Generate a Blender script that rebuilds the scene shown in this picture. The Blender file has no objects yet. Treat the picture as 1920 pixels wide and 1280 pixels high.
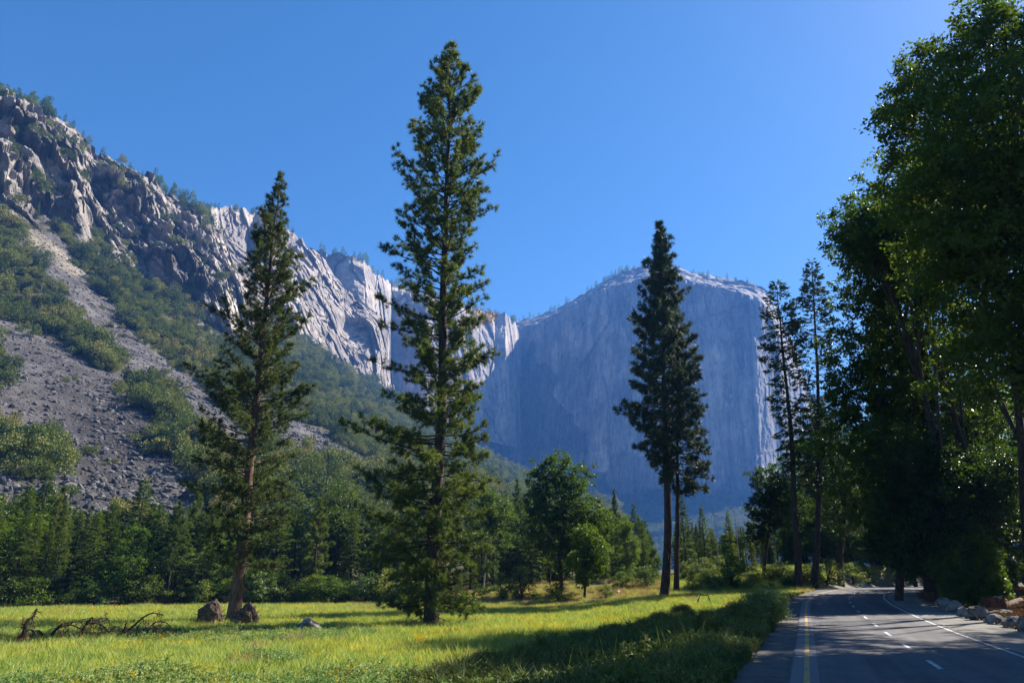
import bpy, math, random
import numpy as np
from mathutils import Vector, Euler

S = bpy.context.scene
COL = S.collection
R = math.radians
# ------------------------------------------------------------------ camera, sky, sun, exposure
FPX, CX, CY, HOR, CAMZ = 1350.0, 960.0, 640.0, 1088.0, 2.0      # measured on the 1920x1280 photograph
PITCH = math.atan((HOR - CY) / FPX)
SUN_AZ, SUN_EL = R(58), R(41)                                   # azimuth clockwise from the view direction
cam = bpy.data.cameras.new('camera'); camo = bpy.data.objects.new('camera', cam); COL.objects.link(camo)
cam.sensor_width = 36; cam.lens = FPX / 1920 * 36; cam.clip_start = 0.1; cam.clip_end = 12000
camo.location = (0, 0, CAMZ); camo.rotation_euler = (math.pi / 2 + PITCH, 0, 0)
S.camera = camo
W = bpy.data.worlds.new('World'); S.world = W; W.use_nodes = True
nt = W.node_tree
sky = nt.nodes.new('ShaderNodeTexSky'); sky.sky_type = 'NISHITA'; sky.sun_disc = False
sky.sun_elevation = SUN_EL; sky.sun_rotation = SUN_AZ; sky.air_density = 1.0; sky.dust_density = 0.25; sky.ozone_density = 3.0
bgn = nt.nodes['Background']; bgn.inputs['Strength'].default_value = 0.052
hsv = nt.nodes.new('ShaderNodeHueSaturation'); hsv.inputs['Saturation'].default_value = 1.28
nt.links.new(sky.outputs[0], hsv.inputs['Color']); nt.links.new(hsv.outputs[0], bgn.inputs['Color'])
sl = bpy.data.lights.new('sun', 'SUN'); sl.energy = 5.0; sl.angle = R(0.5); sl.color = (1.0, 0.92, 0.80)
slo = bpy.data.objects.new('sun', sl); COL.objects.link(slo)
SUND = Vector((math.sin(SUN_AZ) * math.cos(SUN_EL), math.cos(SUN_AZ) * math.cos(SUN_EL), math.sin(SUN_EL)))
slo.rotation_euler = SUND.to_track_quat('Z', 'Y').to_euler(); slo.location = (30, 30, 80)
S.view_settings.view_transform = 'Standard'; S.view_settings.look = 'None'; S.view_settings.gamma = 1
S.view_settings.exposure = 1.6
S.render.engine = 'CYCLES'
cy = S.cycles
cy.use_denoising = True
cy.max_bounces = 5; cy.diffuse_bounces = 2; cy.glossy_bounces = 1; cy.transmission_bounces = 3; cy.volume_bounces = 0; cy.transparent_max_bounces = 4
cy.sample_clamp_indirect = 3; cy.sample_clamp_direct = 5; cy.caustics_reflective = False; cy.caustics_refractive = False

# ------------------------------------------------------------------ numpy helpers
def rng(s): return np.random.default_rng(s)
def smooth(a, b, x):
    t = np.clip((np.asarray(x, float) - a) / (b - a), 0, 1); return t * t * (3 - 2 * t)
def _h(ix, iy, iz, seed):
    h = (ix.astype(np.int64) * 374761393 + iy.astype(np.int64) * 668265263 + iz.astype(np.int64) * 2147483647 + seed * 974634777) & 0xffffffff
    h = ((h ^ (h >> 13)) * 1274126177) & 0xffffffff
    h = ((h ^ (h >> 16)) * 2246822519) & 0xffffffff
    return (h ^ (h >> 15)) & 0xffffffff
def perlin(P, seed=0):
    P = np.asarray(P, float); I = np.floor(P).astype(np.int64); f = P - I
    u = f * f * f * (f * (f * 6 - 15) + 10); out = 0
    for dx in (0, 1):
        for dy in (0, 1):
            for dz in (0, 1):
                h = _h(I[:, 0] + dx, I[:, 1] + dy, I[:, 2] + dz, seed)
                gx = (h & 1023) / 511.5 - 1; gy = ((h >> 10) & 1023) / 511.5 - 1; gz_ = ((h >> 20) & 1023) / 511.5 - 1
                d = gx * (f[:, 0] - dx) + gy * (f[:, 1] - dy) + gz_ * (f[:, 2] - dz)
                w = (u[:, 0] if dx else 1 - u[:, 0]) * (u[:, 1] if dy else 1 - u[:, 1]) * (u[:, 2] if dz else 1 - u[:, 2])
                out = out + w * d
    return out * 1.3
def fbm(P, oct=4, seed=0, gain=0.5):
    a, o, P = 1.0, 0, np.asarray(P, float)
    for i in range(oct): o = o + a * perlin(P * 2.03 ** i + 17.3 * i, seed + i); a *= gain
    return o
def ridged(P, oct=4, seed=0, gain=0.5):
    a, o, P = 1.0, 0, np.asarray(P, float)
    for i in range(oct): o = o + a * (1 - 2 * np.abs(perlin(P * 2.03 ** i + 9.7 * i, seed + i))); a *= gain
    return o
def cells(P, seed=0):
    """value of the nearest Worley cell (-1..1) and the distance to the second nearest minus the nearest"""
    P = np.asarray(P, float); I = np.floor(P).astype(np.int64)
    b1 = np.full(len(P), 9.0); b2 = b1.copy(); v = np.zeros(len(P))
    for dx in (-1, 0, 1):
        for dy in (-1, 0, 1):
            for dz in (-1, 0, 1):
                J = I + np.array([dx, dy, dz]); h = _h(J[:, 0], J[:, 1], J[:, 2], seed)
                q = J + np.stack([(h & 1023) / 1023., ((h >> 10) & 1023) / 1023., ((h >> 20) & 1023) / 1023.], 1)
                d = np.linalg.norm(P - q, axis=1); n = d < b1
                b2 = np.where(n, b1, np.minimum(b2, d)); v = np.where(n, ((h >> 5) & 2047) / 1023.5 - 1, v); b1 = np.where(n, d, b1)
    return v, b2 - b1
def unit(a): return a / np.maximum(np.linalg.norm(a, axis=-1, keepdims=True), 1e-9)

class Geo:
    """collects quads and triangles; build() links them as one mesh object"""
    def __init__(s): s.V = []; s.Q = []; s.T = []; s.n = 0; s.C = []
    def add(s, V, Q=None, T=None):
        V = np.asarray(V, float).reshape(-1, 3)
        if Q is not None and len(Q): s.Q.append(np.asarray(Q, np.int64) + s.n)
        if T is not None and len(T): s.T.append(np.asarray(T, np.int64) + s.n)
        s.V.append(V); s.n += len(V)
    def tube(s, P, rad, k=7):
        P = np.asarray(P, float); rad = np.asarray(rad, float); n = len(P)
        t = unit(np.gradient(P, axis=0)); ref = np.where(np.abs(t[:, 2:3]) > 0.9, np.array([[1., 0, 0]]), np.array([[0, 0, 1.]]))
        a = unit(np.cross(t, ref)); b = np.cross(t, a); an = np.arange(k) * 2 * math.pi / k
        V = P[:, None] + rad[:, None, None] * (np.cos(an)[None, :, None] * a[:, None] + np.sin(an)[None, :, None] * b[:, None])
        i = np.arange(n - 1)[:, None] * k; j = np.arange(k)[None]; jn = (j + 1) % k
        Q = np.stack([i + j, i + jn, i + k + jn, i + k + j], -1).reshape(-1, 4)
        s.add(V, Q)
        c = s.n; s.add([P[-1] + t[-1] * rad[-1] * .3]); s.T.append(np.stack([c - k + np.arange(k), c - k + (np.arange(k) + 1) % k, np.full(k, c)], 1))
    def leaves(s, P, D, N, L, Wd, fold=0.15):
        """diamond leaves at P, pointing along D, width across D x N"""
        D = unit(D); A = unit(np.cross(D, N)); M = np.cross(A, D); L = np.asarray(L).reshape(-1, 1); Wd = np.asarray(Wd).reshape(-1, 1)
        V = np.stack([P, P + D * L * .45 + A * Wd * .5 + M * L * fold, P + D * L, P + D * L * .45 - A * Wd * .5 + M * L * fold], 1)
        n = len(P); s.add(V, np.arange(n * 4).reshape(n, 4))
    def needles(s, P, D, L, Wd, rg):
        D = unit(D); A = unit(np.cross(D, rg.normal(size=D.shape))); L = np.asarray(L).reshape(-1, 1)
        V = np.stack([P - A * Wd * .5, P + A * Wd * .5, P + D * L + A * Wd * .12, P + D * L - A * Wd * .12], 1)
        n = len(P); s.add(V, np.arange(n * 4).reshape(n, 4))
    def mesh(s, name, smooth_=False):
        V = np.concatenate(s.V) if s.V else np.zeros((0, 3))
        Q = np.concatenate(s.Q) if s.Q else np.zeros((0, 4), np.int64); T = np.concatenate(s.T) if s.T else np.zeros((0, 3), np.int64)
        me = bpy.data.meshes.new(name); nq, ntr = len(Q), len(T)
        me.vertices.add(len(V)); me.vertices.foreach_set('co', V.astype(np.float32).ravel())
        me.loops.add(nq * 4 + ntr * 3); me.loops.foreach_set('vertex_index', np.concatenate([Q.ravel(), T.ravel()]).astype(np.int32))
        me.polygons.add(nq + ntr)
        me.polygons.foreach_set('loop_start', np.concatenate([np.arange(nq) * 4, nq * 4 + np.arange(ntr) * 3]).astype(np.int32))
        me.polygons.foreach_set('use_smooth', np.full(nq + ntr, smooth_, bool))
        me.update(calc_edges=True); me.validate(); return me
    def build(s, name, mat, parent=None, smooth_=False, link=True):
        me = s.mesh(name, smooth_); me.materials.append(mat); o = bpy.data.objects.new(name, me)
        if link: COL.objects.link(o)
        if parent is not None: o.parent = parent
        return o
def tag(o, label=None, cat=None, group=None, kind=None):
    if label: o['label'] = label
    if cat: o['category'] = cat
    if group: o['group'] = group
    if kind: o['kind'] = kind
    return o
def empty(name, loc=(0, 0, 0), rz=0):
    o = bpy.data.objects.new(name, None); COL.objects.link(o); o.location = loc; o.rotation_euler = (0, 0, rz); o.empty_display_size = .5; return o

# ------------------------------------------------------------------ from photograph pixels to places
cp, sp = math.cos(PITCH), math.sin(PITCH)
def ray(px, py):
    px = np.asarray(px, float); py = np.asarray(py, float)
    u = (CY - py) / FPX; x = (px - CX) / FPX; y = cp - sp * u; z = sp + cp * u; h = np.hypot(x, y)
    return x / h, y / h, z / h
def at(px, py, r):
    a, b, c = ray(px, py); return np.stack([a * r, b * r, CAMZ + c * r], -1)
def pix(P):
    P = np.asarray(P, float); z = P[..., 2] - CAMZ; D = P[..., 1] * cp + z * sp; U = -P[..., 1] * sp + z * cp
    return CX + FPX * P[..., 0] / D, CY - FPX * U / D
def depth(P): return P[1] * cp + (P[2] - CAMZ) * sp
def zroad(r): return 1.05 * smooth(30, 100, r)
ROADAZ = math.atan2(1514 - 960, FPX * cp + (HOR - CY) * sp)
ru = np.array([math.sin(ROADAZ), math.cos(ROADAZ)]); rn = np.array([ru[1], -ru[0]])
def on_road(pts):
    out = []
    for px, py in pts:
        a, b, c = ray(px, py); lo, hi = 2.0, 200.0
        f = lambda r: CAMZ + c * r - float(zroad(r))
        rr = np.linspace(3, 200, 2000); v = CAMZ + c * rr - zroad(rr); k = np.argmax(v < 0) if (v < 0).any() else len(rr) - 1
        out.append((a * rr[k], b * rr[k]))
    return np.array(out)
def straight(lat, s0, s1, n=12): return np.array([ru * s + rn * lat for s in np.linspace(s0, s1, n)])
def chain(lat, s1, pts):
    P = np.concatenate([straight(lat, -60, s1, 20), on_road(pts)]); return P
def resample(P, n):
    P = np.asarray(P, float)
    for _ in range(2):
        Q = P.copy(); Q[1:-1] = (P[:-2] + 2 * P[1:-1] + P[2:]) / 4; P = Q
    d = np.concatenate([[0], np.cumsum(np.linalg.norm(np.diff(P, axis=0), axis=1))]); t = np.linspace(0, d[-1], n)
    return np.stack([np.interp(t, d, P[:, i]) for i in range(P.shape[1])], 1)
CENTRE = resample(chain(2.68, 36, [(1606, 1144), (1590, 1131), (1586, 1122), (1594, 1113), (1613, 1107.5), (1655, 1102.5), (1720, 1099.6)]), 400)
def offset_line(P, d):
    t = unit(np.gradient(P, axis=0)); return P + np.stack([t[:, 1], -t[:, 0]], 1) * d
def clean(P):      # drop the loops an inside offset makes on a curve
    return P
VERGE = offset_line(CENTRE, -4.6)       # where the gravel shoulder ends and the verge begins
def sd_poly(X, Y, P):
    """signed distance to the polyline P (right positive) and arc position"""
    A, B = P[:-1:3], P[3::3] if len(P[3::3]) == len(P[:-1:3]) else np.concatenate([P[3::3], P[-1:]])
    best = np.full(X.shape, 1e9); sg = np.ones(X.shape)
    for (ax, ay), (bx, by) in zip(A, B):
        dx, dy = bx - ax, by - ay; L = dx * dx + dy * dy + 1e-9
        t = np.clip(((X - ax) * dx + (Y - ay) * dy) / L, 0, 1); qx, qy = X - ax - t * dx, Y - ay - t * dy
        d = qx * qx + qy * qy; n = d < best; best = np.where(n, d, best); sg = np.where(n, np.sign(qx * dy - qy * dx), sg)
    return np.sqrt(best) * np.where(sg == 0, 1, sg)
def road_d(X, Y): return sd_poly(np.asarray(X, float), np.asarray(Y, float), CENTRE)
def gz(X, Y, d=None):
    X = np.asarray(X, float); Y = np.asarray(Y, float); shp = X.shape; X = X.ravel(); Y = Y.ravel()
    r = np.hypot(X, Y); az = np.degrees(np.arctan2(X, Y))
    if d is None: d = road_d(X, Y)
    zr = zroad(r)
    fw = smooth(-120, -95, az) * (1 - smooth(95, 120, az))
    zm = -1.0 + 2.3 * smooth(82, 118, r) * smooth(-9, 0, az) * fw + 1.15 * smooth(45, 82, r) * smooth(2, 12, az) * fw * (1 - .4 * smooth(82, 118, r)) \
        + 1.9 * smooth(88, 130, r) * smooth(10, 17, az) * fw
    P = np.stack([X, Y, np.zeros_like(X)], 1)
    zm = zm + 0.10 * fbm(P / 9, 2, 3) + 0.35 * fbm(P / 14, 3, 5) * smooth(90, 120, r)
    w = smooth(4.2, 8.4, -d)
    z = zr * (1 - w) + zm * w
    right = smooth(7.5, 12, d); z = z + right * (.10 + .18 * fbm(P / 6, 3, 8))
    z = z + np.maximum(r - 115, 0) * 0.02 * w
    return z.reshape(shp)
def gz1(x, y): return float(gz(np.array([x]), np.array([y]))[0])
_RR = np.concatenate([np.linspace(4, 60, 400), np.linspace(60.3, 260, 500)])
def ground_at(px, py):
    a, b, c = ray(px, py); z = gz(a * _RR, b * _RR); v = CAMZ + c * _RR - z
    k = int(np.argmax(v < 0)) if (v < 0).any() else len(_RR) - 1
    r = _RR[k]; return np.array([a * r, b * r, z[k]])
def place_r(px, r, py=1100):
    a, b, c = ray(px, py); return np.array([a * r, b * r, gz1(float(a * r), float(b * r))])
def height_for(P, py):
    """height of a vertical thing standing at P whose top shows at row py"""
    lo, hi = 0.0, 120.0
    for _ in range(40):
        m = (lo + hi) / 2
        if pix(P + np.array([0, 0, m]))[1] > py: lo = m
        else: hi = m
    return lo

# ------------------------------------------------------------------ materials
class MT:
    def __init__(s, name):
        s.m = bpy.data.materials.new(name); s.m.use_nodes = True; s.t = s.m.node_tree; s.N = s.t.nodes; s.L = s.t.links
        s.b = s.N['Principled BSDF']; s.out = s.N['Material Output']
    def n(s, kind, **kw):
        x = s.N.new(kind)
        for k, v in kw.items(): setattr(x, k, v)
        return x
    def link(s, a, b): s.L.new(a, b)
    def coord(s, scale=(1, 1, 1), obj=False):
        if obj: c = s.n('ShaderNodeTexCoord').outputs['Object']
        else: c = s.n('ShaderNodeNewGeometry').outputs['Position']
        mp = s.n('ShaderNodeMapping'); mp.inputs['Scale'].default_value = scale; s.link(c, mp.inputs['Vector']); return mp.outputs[0]
    def noise(s, vec, scale, detail=5, rough=.6, dist=0):
        x = s.n('ShaderNodeTexNoise'); x.inputs['Scale'].default_value = scale; x.inputs['Detail'].default_value = detail
        x.inputs['Roughness'].default_value = rough; x.inputs['Distortion'].default_value = dist; s.link(vec, x.inputs['Vector']); return x.outputs['Fac']
    def ramp(s, fac, stops):
        x = s.n('ShaderNodeValToRGB'); e = x.color_ramp.elements
        while len(e) < len(stops): e.new(.5)
        for i, (p, c) in enumerate(stops): e[i].position = p; e[i].color = (*c, 1)
        s.link(fac, x.inputs[0]); return x.outputs[0]
    def mix(s, fac, a, b, mode='MIX'):
        x = s.n('ShaderNodeMix', data_type='RGBA', blend_type=mode)
        for v, k in ((fac, 0), (a, 6), (b, 7)):
            if hasattr(v, 'is_linked') or isinstance(v, bpy.types.NodeSocket): s.link(v, x.inputs[k])
            elif k == 0: x.inputs[0].default_value = v
            else: x.inputs[k].default_value = (*v, 1)
        return x.outputs[2]
    def bump(s, fac, strength=.5, dist=.1):
        x = s.n('ShaderNodeBump'); x.inputs['Strength'].default_value = strength; x.inputs['Distance'].default_value = dist
        s.link(fac, x.inputs['Height']); s.link(x.outputs[0], s.b.inputs['Normal'])
    def color(s, c):
        if isinstance(c, tuple): s.b.inputs['Base Color'].default_value = (*c, 1)
        else: s.link(c, s.b.inputs['Base Color'])
    def rough(s, r, spec=.5): s.b.inputs['Roughness'].default_value = r; s.b.inputs['Specular IOR Level'].default_value = spec

def foliage(name, stops, scale=.5, rough=.45, trans=.3, spec=.4, ttint=(1.5, 1.35, .4), rnd=.35):
    """leaf material: clump noise over the crown, a change from tree to tree, light passing through"""
    m = MT(name); v = m.coord(); f = m.noise(v, scale, 3, .7); f2 = m.noise(v, scale * 9, 2, .6)
    oi = m.n('ShaderNodeObjectInfo')
    a = m.n('ShaderNodeMath', operation='MULTIPLY_ADD'); m.link(f2, a.inputs[0]); a.inputs[1].default_value = .45; m.link(f, a.inputs[2])
    b = m.n('ShaderNodeMath', operation='MULTIPLY_ADD'); m.link(oi.outputs['Random'], b.inputs[0]); b.inputs[1].default_value = rnd; m.link(a.outputs[0], b.inputs[2])
    c_ = m.n('ShaderNodeMath', operation='SUBTRACT'); m.link(b.outputs[0], c_.inputs[0]); c_.inputs[1].default_value = .225 + rnd / 2
    c = m.ramp(c_.outputs[0], stops); m.color(c); m.rough(rough, spec)
    if trans:
        tr = m.n('ShaderNodeBsdfTranslucent'); m.link(m.mix(1.0, c, ttint, 'MULTIPLY'), tr.inputs['Color'])
        mx = m.n('ShaderNodeMixShader'); mx.inputs[0].default_value = trans
        m.link(m.b.outputs[0], mx.inputs[1]); m.link(tr.outputs[0], mx.inputs[2]); m.link(mx.outputs[0], m.out.inputs['Surface'])
    return m.m
def bark(name, dark, light, scale=6):
    m = MT(name); v = m.coord((1, 1, .22)); f = m.noise(v, scale, 5, .65, .6); m.color(m.ramp(f, [(.35, dark), (.62, light)])); m.rough(.9, .2); m.bump(f, .9, .08); return m.m
def rock(name, stops, scale, streak=None, bumpd=1.0, lichen=None):
    m = MT(name); v = m.coord(); f = m.noise(v, scale, 8, .68, .4); c = m.ramp(f, stops)
    if streak:
        v2 = m.coord((1, 1, .07)); f2 = m.noise(v2, streak[0], 5, .7, .2); f6 = m.noise(v, scale * .35, 4, .65); c = m.mix(.8, c, m.ramp(f6, [(.40, (.45, .44, .46)), (.52, (.9, .89, .88)), (.62, (1.18, 1.16, 1.12))]), 'MULTIPLY'); c = m.mix(streak[3], c, m.ramp(f2, [(.36, streak[1]), (.6, streak[2])]), 'MULTIPLY')
    if lichen:
        f3 = m.noise(v, lichen[0], 4, .6); c = m.mix(m.ramp(f3, [(.52, (0, 0, 0)), (.62, (1, 1, 1))]), c, lichen[1])
    if name == 'great_wall_granite':
        f4 = m.noise(m.coord((1, 1, .1)), .09, 6, .75, .3); c = m.mix(.8, c, m.ramp(f4, [(.38, (.45, .44, .45)), (.5, (1, 1, 1)), (.66, (1.2, 1.18, 1.15))]), 'MULTIPLY'); c = m.mix(1, c, m.n('ShaderNodeVertexColor', layer_name='Col').outputs[0], 'MULTIPLY')      # darker diorite patches in the granite, the lower-left one partly painted shade
    m.color(c); m.rough(.9, .2); m.bump(f, .9 if 'wall' in name else .6, bumpd); return m.m

M = {}
M['needle'] = foliage('ponderosa_needles', [(.22, (0.023, 0.046, 0.013)), (.5, (0.055, 0.096, 0.019)), (.8, (0.121, 0.162, 0.028))], .45, .5, .36, .25)
M['needle_dry'] = foliage('leaning_pine_needles', [(.22, (0.031, 0.053, 0.014)), (.5, (0.073, 0.109, 0.022)), (.8, (0.147, 0.175, 0.034))], .5, .5, .36, .25)
M['needle_dark'] = foliage('dark_pine_needles', [(.22, (0.015, 0.032, 0.014)), (.5, (0.034, 0.063, 0.020)), (.8, (0.070, 0.109, 0.028))], .4, .5, .2)
M['fir'] = foliage('fir_needles', [(.2, (0.025, 0.052, 0.015)), (.5, (0.060, 0.109, 0.021)), (.8, (0.131, 0.185, 0.027))], .35, .5, .42, .25)
M['oak'] = foliage('oak_leaves', [(.2, (0.029, 0.062, 0.011)), (.5, (0.064, 0.127, 0.017)), (.8, (0.137, 0.208, 0.026))], .6, .45, .46, .28)
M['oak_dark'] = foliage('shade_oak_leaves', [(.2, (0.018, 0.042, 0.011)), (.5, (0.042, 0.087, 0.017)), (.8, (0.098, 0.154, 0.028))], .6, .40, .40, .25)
M['shrub'] = foliage('shrub_leaves', [(.2, (0.063, 0.098, 0.017)), (.5, (0.119, 0.175, 0.025)), (.8, (0.196, 0.238, 0.039))], .6, .5, .32)
M['willow'] = foliage('willow_leaves', [(.2, (0.063, 0.119, 0.042)), (.5, (0.119, 0.196, 0.063)), (.8, (0.210, 0.294, 0.105))], .8, .4, .3)
M['brush'] = foliage('slope_brush_leaves', [(.12, (0.032, 0.056, 0.018)), (.35, (0.063, 0.097, 0.022)), (.55, (0.103, 0.143, 0.029)), (.75, (0.163, 0.189, 0.045)), (.92, (0.200, 0.189, 0.072))], .022, .6, .22, .2, rnd=.75)
M['brown_needle'] = foliage('dead_needles', [(.3, (.12, .06, .025)), (.7, (.24, .12, .05))], .6, .7, .2)
M['pine_bark'] = bark('pine_bark', (.030, .020, .015), (.16, .10, .072), 5)
M['dark_bark'] = bark('dark_bark', (.018, .014, .011), (.075, .056, .042), 6)
M['grey_bark'] = bark('grey_dead_wood', (.10, .088, .075), (.32, .29, .26), 6)
M['twig'] = bark('dark_dead_branch', (.010, .007, .006), (.045, .030, .022), 9)
M['cliff'] = rock('dark_cliff_rock', [(.30, (0.072, 0.066, 0.063)), (.5, (0.204, 0.183, 0.170)), (.7, (0.357, 0.327, 0.297))], .06, (.10, (.45, .42, .42), (1, 1, 1), .7), 2.0)
M['pale_cliff'] = rock('pale_granite', [(.28, (0.193, 0.170, 0.154)), (.5, (0.368, 0.327, 0.291)), (.72, (0.508, 0.459, 0.404))], .025, (.035, (.45, .43, .43), (1, 1, 1), .75), 3.0)
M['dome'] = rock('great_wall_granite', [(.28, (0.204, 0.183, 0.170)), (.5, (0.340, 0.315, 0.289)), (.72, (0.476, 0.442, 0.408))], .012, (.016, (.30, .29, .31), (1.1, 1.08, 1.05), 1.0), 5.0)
M['boulder'] = rock('boulder_granite', [(.3, (0.080, 0.076, 0.072)), (.5, (0.192, 0.180, 0.168)), (.72, (0.336, 0.320, 0.296))], 2.2, None, .05, (1.3, (.07, .065, .055)))
M['scree_flat'] = rock('scree_stone', [(.3, (0.075, 0.071, 0.071)), (.55, (0.150, 0.143, 0.139)), (.75, (0.247, 0.236, 0.225))], .25, None, .3)
def loose_stone():
    m = MT('scree_stone_mixed'); f = m.noise(m.coord(), .6, 5, .7); oi = m.n('ShaderNodeObjectInfo'); a = m.n('ShaderNodeMath', operation='MULTIPLY_ADD'); m.link(f, a.inputs[0]); a.inputs[1].default_value = .5; hf = m.n('ShaderNodeMath', operation='MULTIPLY'); m.link(oi.outputs['Random'], hf.inputs[0]); hf.inputs[1].default_value = .62; m.link(hf.outputs[0], a.inputs[2])
    m.color(m.ramp(a.outputs[0], [(.2, (.032, .031, .032)), (.55, (.078, .075, .075)), (.92, (.16, .154, .15)), (1.0, (.30, .29, .28))])); m.rough(.9, .2); return m.m
M['scree'] = loose_stone()
def asphalt():
    m = MT('asphalt'); v = m.coord(); f = m.noise(v, .35, 4, .6); g = m.noise(v, 60, 2, .7)
    mp = m.n('ShaderNodeMapping'); m.link(m.n('ShaderNodeNewGeometry').outputs['Position'], mp.inputs['Vector']); mp.vector_type = 'TEXTURE'; mp.inputs['Rotation'].default_value = (0, 0, -ROADAZ); mp.inputs['Scale'].default_value = (1, 30, 1)
    w = m.noise(mp.outputs[0], 1.1, 4, .6); k = m.noise(v, 1.3, 8, .8, 1.2)
    c = m.mix(.5, m.ramp(f, [(.3, (.07, .068, .075)), (.7, (.125, .12, .124))]), m.ramp(g, [(.3, (.05, .05, .055)), (.7, (.15, .145, .148))]))
    c = m.mix(.85, c, m.ramp(w, [(.36, (.62, .62, .64)), (.52, (1, 1, 1)), (.66, (1.3, 1.29, 1.27))]), 'MULTIPLY')
    c = m.mix(1, c, m.ramp(k, [(.485, (1, 1, 1)), (.497, (.45, .45, .45)), (.503, (.45, .45, .45)), (.515, (1, 1, 1))]), 'MULTIPLY')      # sealed cracks
    m.color(c); m.rough(.85, .25); m.bump(g, .3, .01); return m.m
M['asphalt'] = asphalt()
def paint(name, col):
    m = MT(name); f = m.noise(m.coord(), 9, 5, .75); m.color(m.mix(m.ramp(f, [(.40, (0, 0, 0)), (.60, (1, 1, 1))]), col, (.13, .127, .13))); m.rough(.7, .3); return m.m
M['white_paint'] = paint('white_road_paint', (.72, .72, .70)); M['yellow_paint'] = paint('yellow_road_paint', (.62, .36, .05))
M['concrete_patch'] = paint('pale_worn_asphalt', (.125, .12, .12))
def vcol_ground():
    m = MT('ground'); a = m.n('ShaderNodeVertexColor', layer_name='Col'); v = m.coord(); f = m.noise(v, 1.2, 6, .7); g = m.noise(v, 18, 4, .75)
    c = m.mix(.85, a.outputs[0], m.ramp(f, [(.3, (.55, .55, .52)), (.7, (1.3, 1.28, 1.2))]), 'MULTIPLY')
    c = m.mix(.8, c, m.ramp(g, [(.3, (.55, .55, .55)), (.7, (1.35, 1.33, 1.3))]), 'MULTIPLY'); m.color(c); m.rough(.95, .15); m.bump(g, .7, .06); return m.m
M['ground'] = vcol_ground()
def vcol_slope():
    m = MT('talus_and_cliff'); a = m.n('ShaderNodeVertexColor', layer_name='Col'); v = m.coord(); f = m.noise(v, .07, 8, .7, .3); g = m.noise(v, .5, 5, .75)
    c = m.mix(.9, a.outputs[0], m.ramp(f, [(.3, (.5, .48, .47)), (.52, (1, .98, .96)), (.7, (1.45, 1.42, 1.36))]), 'MULTIPLY')
    c = m.mix(.75, c, m.ramp(g, [(.3, (.45, .45, .45)), (.7, (1.45, 1.45, 1.45))]), 'MULTIPLY'); m.color(c); m.rough(.95, .15); m.bump(g, .8, 1.2); return m.m
M['slope'] = vcol_slope()
def grass_mat(name, stops, patch, pc, trans=.35):
    m = MT(name); v = m.coord((1, 1, .2)); f = m.noise(v, .16, 4, .65); oi = m.n('ShaderNodeObjectInfo'); f2 = m.noise(v, 2.2, 2, .5)
    a = m.n('ShaderNodeMath', operation='MULTIPLY_ADD'); m.link(oi.outputs['Random'], a.inputs[0]); a.inputs[1].default_value = .35; m.link(f2, a.inputs[2])
    b = m.n('ShaderNodeMath', operation='SUBTRACT'); m.link(a.outputs[0], b.inputs[0]); b.inputs[1].default_value = .17
    c = m.mix(m.ramp(f, [(.46, (0, 0, 0)), (.58, (1, 1, 1))]), m.ramp(b.outputs[0], stops), m.ramp(b.outputs[0], patch))
    m.color(c); m.rough(.6, .25)
    tr = m.n('ShaderNodeBsdfTranslucent'); m.link(m.mix(1, c, pc, 'MULTIPLY'), tr.inputs['Color']); mx = m.n('ShaderNodeMixShader'); mx.inputs[0].default_value = trans
    m.link(m.b.outputs[0], mx.inputs[1]); m.link(tr.outputs[0], mx.inputs[2]); m.link(mx.outputs[0], m.out.inputs['Surface']); return m.m
M['grass'] = grass_mat('meadow_grass', [(.25, (.15, .24, .055)), (.5, (.27, .36, .085)), (.75, (.42, .47, .16))],
                       [(.25, (.24, .29, .05)), (.5, (.38, .40, .065)), (.75, (.52, .49, .11))], (1.2, 1.15, .55), .42)
M['forb'] = grass_mat('meadow_forbs', [(.25, (0.091, 0.182, 0.052)), (.5, (0.182, 0.293, 0.098)), (.75, (0.312, 0.416, 0.182))],
                      [(.25, (0.130, 0.208, 0.058)), (.5, (0.247, 0.325, 0.098)), (.75, (0.364, 0.416, 0.156))], (1.1, 1.1, .6), .35)
M['dry'] = grass_mat('dry_grass', [(.25, (.24, .17, .08)), (.5, (.36, .26, .12)), (.75, (.48, .36, .19))], [(.25, (.20, .16, .06)), (.5, (.30, .24, .09)), (.75, (.42, .32, .14))], (1.1, 1, .7), .3)
M['weed'] = grass_mat('verge_weeds', [(.25, (0.046, 0.078, 0.021)), (.5, (0.091, 0.137, 0.034)), (.75, (0.182, 0.215, 0.065))], [(.25, (0.065, 0.091, 0.023)), (.5, (0.130, 0.156, 0.046)), (.75, (0.260, 0.234, 0.104))], (1.1, 1.1, .5), .25)
M['flower'] = grass_mat('yellow_flowers', [(.3, (.55, .40, .01)), (.7, (.75, .55, .02))], [(.3, (.55, .40, .01)), (.7, (.75, .55, .02))], (1, 1, .5), .3)
M['litter'] = foliage('leaf_litter', [(.25, (.05, .030, .020)), (.5, (.14, .075, .042)), (.8, (.26, .15, .085))], 3, .8, .1)

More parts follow.
